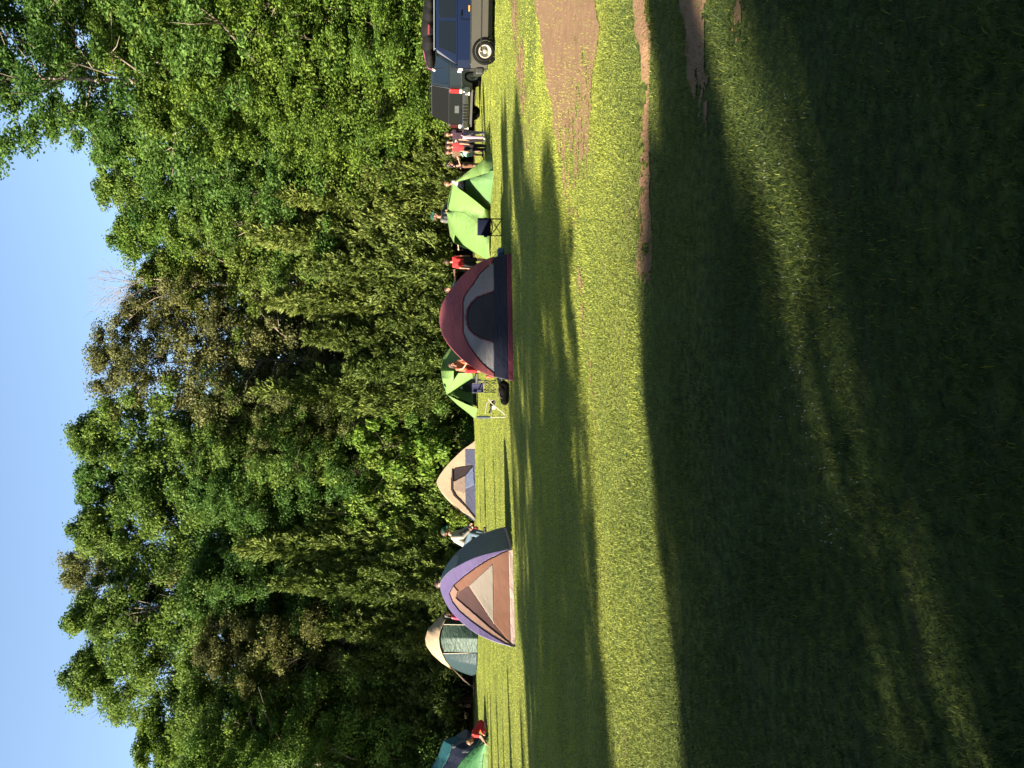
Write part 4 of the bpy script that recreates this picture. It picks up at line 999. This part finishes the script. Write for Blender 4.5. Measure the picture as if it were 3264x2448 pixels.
# grey vehicle behind, seen from its rear corner
x0 = P(288, 1536, 31.6)
t = thing('parked_car', (x0.x, x0.y, 0), R_(33), 'grey car behind the blue one, its dark rear and red tail light facing left', 'car')
suv(t, 4.5, 1.75, (.22, .36, .72, 1.22, 1.90), M_GREYP, M_GREYP)
for x in (.75, 3.5):
    for y, s in ((.10, -1), (1.65, 1)): wheel(t, x, y, .35, s, M_GREYP)
MB().box((.0, .875, .985), (.035, 1.45, .50)).build('tailgate', pbr('black_green_paint', (.006, .009, .008), .4, spec=.15), t, bevel=.02)
for y in (.06, 1.69):
    o = MB().box((.03, y, 1.02), (.14, .17, .34)).build('tail_light', M_REDL if y < 1 else pbr('dark_red_lens', (.05, .005, .006), .3), t, bevel=.02)
    MB().box((.03, y, .795), (.135, .165, .10)).build('reversing_lamp', M_CLEAR, o, bevel=.01)
o = MB().box((-.06, .875, .60), (.22, 1.85, .22)).build('rear_bumper', M_CHROME, t, bevel=.04)
for i in range(6): MB().box((-.174, .55 + .14 * i, .60), (.012, .05, .18)).build('bumper_slot', M_BLKT, o)
MB().box((-.02, .05, .56), (.30, .16, .20)).build('bumper_corner', M_CLEAR, t, bevel=.03); MB().box((-.02, 1.70, .56), (.30, .16, .20)).build('bumper_corner', M_CLEAR, t, bevel=.03)
for y in (.28, 1.47): MB().tube([(.45, y, 1.97), (2.6, y, 1.97)], .018, 6).tube([(.5, y, 1.89), (.5, y, 1.97)], .015, 6).tube([(2.5, y, 1.89), (2.5, y, 1.97)], .015, 6).build('roof_rail', M_CHROME, t)
MB().tube([(.5, .28, 1.97), (.5, 1.47, 1.97)], .016, 6).tube([(2.3, .28, 1.97), (2.3, 1.47, 1.97)], .016, 6).build('rack_bar', M_CHROME, t)
V = [(.10, .055, 1.23), (.405, .185, 1.875), (.405, 1.565, 1.875), (.10, 1.695, 1.23)]; V2 = [(x - .010, y, z + .006) for x, y, z in V]
MB().add(V + V2, [(0, 1, 2, 3), (7, 6, 5, 4), (0, 4, 5, 1), (1, 5, 6, 2), (2, 6, 7, 3), (3, 7, 4, 0)]).build('tailgate_frame', M_BLKT, t)
MB().box((-.03, .875, .93), (.02, .34, .16)).build('number_plate', pbr('plate', (.06, .07, .07), .6), t)
MB().box((1.5, -.03, .76), (2.8, .015, .05)).build('side_moulding', M_CHROME, t)

# ------------------------------------------------------------------ people
SK = pbr('skin', (.50, .27, .18), .55, noise=.06); SK2 = pbr('tanned_skin', (.42, .22, .145), .55, noise=.06)
def fab(n, c): return pbr(n, c, .85, noise=.1, bump=.25, bscale=18, spec=.2)
HB = pbr('brown_hair', (.075, .034, .016), .6, noise=.4, scale=20); HD = pbr('dark_hair', (.018, .011, .008), .55, noise=.4, scale=20); HG = pbr('light_brown_hair', (.19, .10, .04), .6, noise=.4, scale=20)
M_EYE = pbr('eye', (.02, .014, .01), .3); M_SHOE = pbr('shoe', (.05, .05, .05), .7)
def rmsh(o, vs):
    r = o.modifiers.new('r', 'REMESH'); r.mode = 'VOXEL'; r.voxel_size = vs; r.use_smooth_shade = True
    s = o.modifiers.new('s', 'SMOOTH'); s.iterations = 4; s.factor = .5
def person(loc, rz, H, label, shirt=None, pants=None, hair=HB, skin=SK, lean=0, arms=None, legs=None, ph=None, sleeve=.55, leglen=.45, hairlen=.5, cap=None, shoes=M_SHOE, headtilt=0, longs=False, skirt=False, twist=0):
    """faces -Y before rz. arms: per side (upper dir, forearm dir); legs: per side (thigh dir, shin dir)"""
    root = thing('person', tuple(loc), rz, label, 'person')
    ph = (ph if ph is not None else .52) * H
    up = Vector((0, -math.sin(lean), math.cos(lean))); fw = Vector((0, -math.cos(lean), -math.sin(lean))); sd = Vector((1, 0, 0))
    pel = Vector((0, 0, ph)); wst = pel + up * .09 * H; ch = pel + up * .20 * H; nk = pel + up * .295 * H
    hu = Vector((0, -math.sin(lean * .6 + headtilt), math.cos(lean * .6 + headtilt))); hf = Vector((0, -math.cos(lean * .6 + headtilt), -math.sin(lean * .6 + headtilt)))
    hd = nk + hu * .112 * H
    b = MB()
    b.cap(pel - sd * .045 * H, pel + sd * .045 * H, .062 * H, .062 * H); b.cap(pel - up * .01 * H, wst, .070 * H, .062 * H)
    b.cap(wst - sd * .02 * H, ch - sd * .04 * H, .055 * H, .062 * H); b.cap(wst + sd * .02 * H, ch + sd * .04 * H, .055 * H, .062 * H)
    b.cap(ch, nk - up * .02 * H, .06 * H, .04 * H); b.cap(ch - sd * .085 * H + up * .065 * H, ch + sd * .085 * H + up * .065 * H, .038 * H, .038 * H)
    b.cap(nk - up * .02 * H, nk + hu * .05 * H, .031 * H, .029 * H)
    # head: skull, jaw, nose, ears, lips, brow
    hs = .072 * H
    b.ball(hd + hu * .012 * H, (.056 * H, .062 * H, .066 * H), 16, 12); b.cap(hd - hu * .015 * H + hf * .008 * H, hd - hu * .04 * H + hf * .022 * H, .046 * H, .030 * H)
    b.cap(hd + hf * .060 * H + hu * .006 * H, hd + hf * .072 * H - hu * .012 * H, .006 * H, .010 * H, 8)
    b.cap(hd + hf * .056 * H - hu * .030 * H - sd * .012 * H, hd + hf * .056 * H - hu * .030 * H + sd * .012 * H, .006 * H, .006 * H, 8)
    for s in (-1, 1): b.ball(hd + sd * s * .057 * H - hu * .004 * H, (.008 * H, .014 * H, .019 * H), 10, 8)
    sh_mb = MB(); sleeves = MB(); pn = MB()
    A = arms or ((Vector((-.12, .02, -1)), Vector((-.04, -.15, -1))), (Vector((.12, .02, -1)), Vector((.04, -.15, -1))))
    for s, (d1, d2) in zip((-1, 1), A):
        d1 = Vector(d1).normalized(); d2 = Vector(d2).normalized()
        S = ch + up * .07 * H + sd * s * .100 * H; E = S + d1 * .165 * H; Wr = E + d2 * .145 * H
        b.cap(S, E, .034 * H, .025 * H); b.cap(E, Wr, .026 * H, .017 * H)
        hb = d2.cross(Vector((s, 0, .2))).normalized() if abs(d2.x) < .9 else d2.cross(Vector((0, 1, 0))).normalized()
        wd = hb; pn_ = Wr + d2 * .045 * H
        b.cap(Wr, pn_, .017 * H, .021 * H); b.cap(pn_ - wd * .010 * H, pn_ + wd * .010 * H, .016 * H, .016 * H)
        curl = wd.cross(d2) * (-s)
        for k, (o_, ln) in enumerate(((-.017, .036), (-.006, .042), (.005, .040), (.016, .031))):
            f0 = pn_ + wd * o_ * H + d2 * .010 * H; f1 = f0 + (d2 + curl * .15).normalized() * ln * .55 * H; f2 = f1 + (d2 + curl * .8).normalized() * ln * .5 * H
            b.cap(f0, f1, .0066 * H, .006 * H, 8); b.cap(f1, f2, .006 * H, .0052 * H, 8)
        t0 = Wr + d2 * .015 * H - wd * .014 * H; b.cap(t0, t0 + (d2 - wd * .9).normalized() * .034 * H, .008 * H, .0062 * H, 8)
        if shirt:
            sh_mb.cap(S - sd * s * .01 * H, S.lerp(E, min(1, sleeve * 1.2)) if sleeve < .9 else E, .043 * H, .036 * H)
            if sleeve > .9: sh_mb.cap(E, E.lerp(Wr, .92), .035 * H, .026 * H)
    Lg = legs or ((Vector((-.03, -.02, -1)), Vector((-.0, .02, -1))), (Vector((.03, -.02, -1)), Vector((.0, .02, -1))))
    for s, (d1, d2) in zip((-1, 1), Lg):
        d1 = Vector(d1).normalized(); d2 = Vector(d2).normalized()
        Hp = pel + sd * s * .050 * H - up * .015 * H; K = Hp + d1 * .235 * H; An = K + d2 * .235 * H
        b.cap(Hp, K, .055 * H, .035 * H); b.cap(K, K.lerp(An, .35), .034 * H, .034 * H); b.cap(K.lerp(An, .35), An, .034 * H, .021 * H)
        b.cap(An, An + Vector((0, -.08 * H, -.022 * H)), .022 * H, .018 * H)
        sm = MB(); sm.cap(An + Vector((0, .018 * H, -.012 * H)), An + Vector((0, -.088 * H, -.020 * H)), .028 * H, .024 * H); so2 = sm.build('shoe', shoes, root, True)
        if pants:
            if longs: pn.cap(Hp, K, .064 * H, .044 * H); pn.cap(K, K.lerp(An, .93), .044 * H, .033 * H)
            else: pn.cap(Hp, Hp.lerp(K, leglen * 1.8), .066 * H, .056 * H)
    if pants:
        pn.cap(pel - sd * .045 * H, pel + sd * .045 * H, .071 * H, .071 * H); pn.cap(pel, wst - up * .02 * H, .076 * H, .070 * H)
        if skirt: pn.lathe([(.0, .0), (.075 * H, .0), (.10 * H, -.12 * H), (.115 * H, -.20 * H), (.0, -.20 * H)], tuple(wst - up * .03 * H), 'Z', 20)
        o = pn.build('skirt' if skirt else ('trousers' if longs else 'shorts'), pants, root); rmsh(o, .011)
    bo = b.build('body', skin, root); rmsh(bo, .0078)
    if shirt:
        sh_mb.cap(wst - sd * .02 * H - up * .05 * H, ch - sd * .045 * H, .070 * H, .072 * H); sh_mb.cap(wst + sd * .02 * H - up * .05 * H, ch + sd * .045 * H, .070 * H, .072 * H)
        sh_mb.cap(ch - sd * .08 * H + up * .062 * H, ch + sd * .08 * H + up * .062 * H, .047 * H, .047 * H); sh_mb.cap(ch, nk - up * .045 * H, .068 * H, .048 * H)
        o = sh_mb.build('shirt', shirt, root); rmsh(o, .011)
    hm = MB(); hc = hd + hu * .020 * H - hf * .010 * H
    hm.ball(hc, (.068 * H, .072 * H, .070 * H), 16, 12); hm.ball(hd + hu * .045 * H + hf * .012 * H, (.052 * H, .050 * H, .032 * H), 14, 8)
    if hairlen > .6:
        for s in (-1, 0, 1): hm.cap(hc + sd * s * .035 * H - hf * .02 * H, hc + sd * s * .045 * H - hf * .04 * H - Vector((0, 0, .14 * H * hairlen)), .035 * H, .022 * H)
    o = hm.build('hair', hair, root)
    # the hairline leaves the face free
    for v in o.data.vertices:
        r = v.co - hd
        if r.dot(hf) > .034 * H and r.dot(hu) < .030 * H: v.co -= hf * (r.dot(hf) - .030 * H)
    rmsh(o, .009)
    for s in (-1, 1): MB().ball(hd + hf * .0555 * H + sd * s * .021 * H + hu * .006 * H, (.008 * H, .006 * H, .005 * H), 10, 8).build('eye', M_EYE, root, True)
    if cap:
        cm_ = MB(); cm_.ball(hd + hu * .045 * H, (.069 * H, .075 * H, .042 * H), 16, 10); cm_.cap(hd + hu * .035 * H + hf * .05 * H, hd + hu * .030 * H + hf * .105 * H, .030 * H, .022 * H)
        o = cm_.build('cap', cap, root); rmsh(o, .010)
    return root
RED = fab('red_shirt', (.62, .035, .04)); BLK = fab('black_shorts', (.015, .014, .016)); BLKS = fab('black_shirt', (.022, .018, .020))
TEALT = fab('teal_top', (.05, .22, .21)); GRY = fab('grey_shirt', (.14, .15, .14)); MINT = fab('mint_cloth', (.36, .66, .52)); WHT = fab('white_cloth', (.62, .60, .55))
LAV = fab('pale_lavender_cloth', (.40, .32, .40)); OLV = fab('olive_brown_shirt', (.15, .10, .06)); BRN = fab('brown_shorts', (.22, .11, .06)); JEAN = fab('jeans', (.15, .22, .30))
SWT = fab('pale_sweatshirt', (.50, .47, .41)); PNK = fab('pink_shirt', (.70, .07, .17)); MRN = fab('maroon_cloth', (.12, .02, .03)); ORG = fab('orange_top', (.80, .20, .10)); GCAP = fab('green_cap', (.012, .09, .055)); PUR = fab('purple_shirt', (.04, .018, .034))
dn = Vector((0, 0, -1))
person(G(836, 1555), R_(178), 1.42, 'person seen from behind in a red T shirt and black shorts between the tents', RED, BLK, HB, arms=((Vector((-.22, 0, -1)), Vector((-.02, -.2, -1))), (Vector((.22, 0, -1)), Vector((.05, -.2, -1)))), leglen=.5)
p = P(924, 1560, 27.3); person((p.x, 27.3, 0), R_(20), 1.42, 'person in a teal top reaching an arm toward the one in red', TEALT, BLK, HB, arms=((Vector((-.2, 0, -1)), Vector((0, -.3, -1))), (Vector((1, .1, -.12)), Vector((1, -.1, .05)))), sleeve=.4)
p = P(752, 1545, 29.6); person((p.x, 29.6, 0), R_(-40), 1.22, 'person mostly behind the front green tent holding an arm out to the left', GRY, BLK, HB, arms=((Vector((-1, -.2, -.12)), Vector((-1, .1, -.1))), (Vector((.2, 0, -1)), Vector((0, -.3, -1)))), sleeve=.6)
p = P(693, 1545, 29.2); person((p.x, 29.2, 0), R_(35), 1.88, 'adult with a green cap and grey shirt standing behind the front green tent', GRY, BLK, HB, SK2, arms=((Vector((-.2, -.1, -1)), Vector((.3, -.6, .3))), (Vector((1, .0, -.42)), Vector((.9, -.1, -.36)))), sleeve=1, cap=GCAP, longs=True)
p = P(588, 1550, 28.2); person((p.x, 28.2, 0), R_(-70), 1.43, 'person in a white shirt whose head shows above the tip of the green porch', WHT, BLK, HG, arms=((Vector((-.2, -.3, -1)), Vector((0, -1, -.3))), (Vector((.2, -.3, -1)), Vector((0, -1, -.3)))))
g8 = 'group of girls standing right of the front green tent'
def gp(*a, **k): o = person(*a, **k); o['group'] = g8; return o
gp(G(431, 1546), R_(-35), 1.40, 'rightmost girl of the group with a dark purple shirt and pale leggings', PUR, LAV, HB, hairlen=.9, longs=True, shoes=M_WHITE)
o = gp(G(456, 1545), R_(-15), 1.37, 'girl in a black T shirt with a white print and dark trousers', BLKS, BLKS, HD, hairlen=.9, longs=True)
MB().box((0.02, -.108, 1.03), (.13, .012, .05), 0, .3).box((-.02, -.108, .97), (.09, .012, .035)).build('shirt_print', WHT, o, bevel=.004)
gp(G(471, 1549), R_(-60), 1.38, 'girl in a red shirt standing between the black and the mint ones', RED, BLKS, HB, hairlen=.8, longs=True)
gp(G(488, 1541), R_(-50), 1.38, 'girl in an olive top and mint skirt stretching an arm forward', OLV, MINT, HB, hairlen=.8, skirt=True, arms=((Vector((-.9, -.5, -.55)), Vector((-.9, -.5, -.75))), (Vector((.15, -.1, -1)), Vector((0, -.3, -1)))), sleeve=.5)
gp(G(527, 1541), R_(55), 1.34, 'girl in a black top and brown shorts at the left end of the group', BLKS, BRN, HD, hairlen=.8, arms=((Vector((-.1, -.2, -1)), Vector((.1, -.9, .3))), (Vector((.8, -.7, -.3)), Vector((.2, -.9, -.9)))), sleeve=.2)
person((P(1733, 1545, 28.9).x, 28.9, 0), R_(80), 2.0, 'seated man in a pale sweatshirt, jeans and green cap beside the lilac tent', SWT, JEAN, HB, lean=.60, arms=((Vector((-.25, -.15, -1)), Vector((.2, -.7, -.75))), (Vector((.25, -.15, -1)), Vector((-.2, -.7, -.75)))), legs=((Vector((-.15, -1, -.25)), Vector((0, .25, -1))), (Vector((.15, -1, -.25)), Vector((0, .25, -1)))), sleeve=1, cap=GCAP, longs=True, headtilt=.1, ph=.34)
p = P(1684, 1545, 32.5); person((p.x, 32.5, 0), R_(-80), 1.15, 'child in pink and maroon crouching in front of the man in the pale sweatshirt', MRN, PNK, HB, lean=.4, ph=.17, legs=((Vector((-.2, -1, .3)), Vector((0, .35, -1))), (Vector((.2, -1, .3)), Vector((0, .35, -1)))), arms=((Vector((-.1, -.8, -.6)), Vector((.1, -1, -.1))), (Vector((.1, -.8, -.6)), Vector((-.1, -1, -.1)))))
p = P(1858, 1560, 23.2); person((p.x, 23.2, 0), R_(20), 1.70, 'person whose head alone shows above the lilac tent', SWT, JEAN, HB, longs=True)
p = P(1966, 1545, 30.5); person((p.x, 30.5, 0), R_(70), 1.43, 'dark haired person in a pink shirt between the lilac tent and the tan one', PNK, BLK, HD, lean=.25, hairlen=.8)
person(G(2306, 1556), R_(-62), 1.5, 'person in red kneeling on the grass at the left before the teal tent', RED, RED, HG, lean=.95, ph=.17, legs=((Vector((-.2, -1, -.35)), Vector((0, 1, -.06))), (Vector((.2, -1, -.35)), Vector((0, 1, -.06)))), arms=((Vector((-.1, -.2, -1)), Vector((.1, -.8, -.5))), (Vector((.1, -.2, -1)), Vector((-.1, -.8, -.5)))), hairlen=.9, headtilt=.5)
p = P(1176, 1560, 27.6); person((p.x, 27.6, 0), R_(35), 1.34, 'girl in an orange top and red shorts stooping before the rear green tent', ORG, RED, HB, lean=.45, arms=((Vector((-.2, -.5, -.9)), Vector((.2, -.8, -.4))), (Vector((.3, -.5, -.9)), Vector((0, -.9, -.2)))), hairlen=.8, sleeve=.2)
p = P(1158, 1560, 28.0); person((p.x, 28.0, 0), R_(-20), 1.22, 'second girl in orange close beside the stooping one, half hidden by the maroon tent', ORG, RED, HG, lean=.2, sleeve=.2)
g = P(1733, 1545, 28.9); t = thing('camp_stool', (g.x, g.y + .02, 0), R_(108), 'low folding stool under the seated man in the pale sweatshirt', 'stool')
MB().box((0, .03, .53), (.36, .36, .03)).build('seat', M_NAVYC, t, bevel=.01)
for sx in (-1, 1):
    MB().tube([(sx * .16, -.13, 0), (sx * .16, .19, .52)], .012, 6).build('leg', M_STEEL, t); MB().tube([(sx * .15, .19, 0), (sx * .15, -.13, .52)], .012, 6).build('leg', M_STEEL, t)
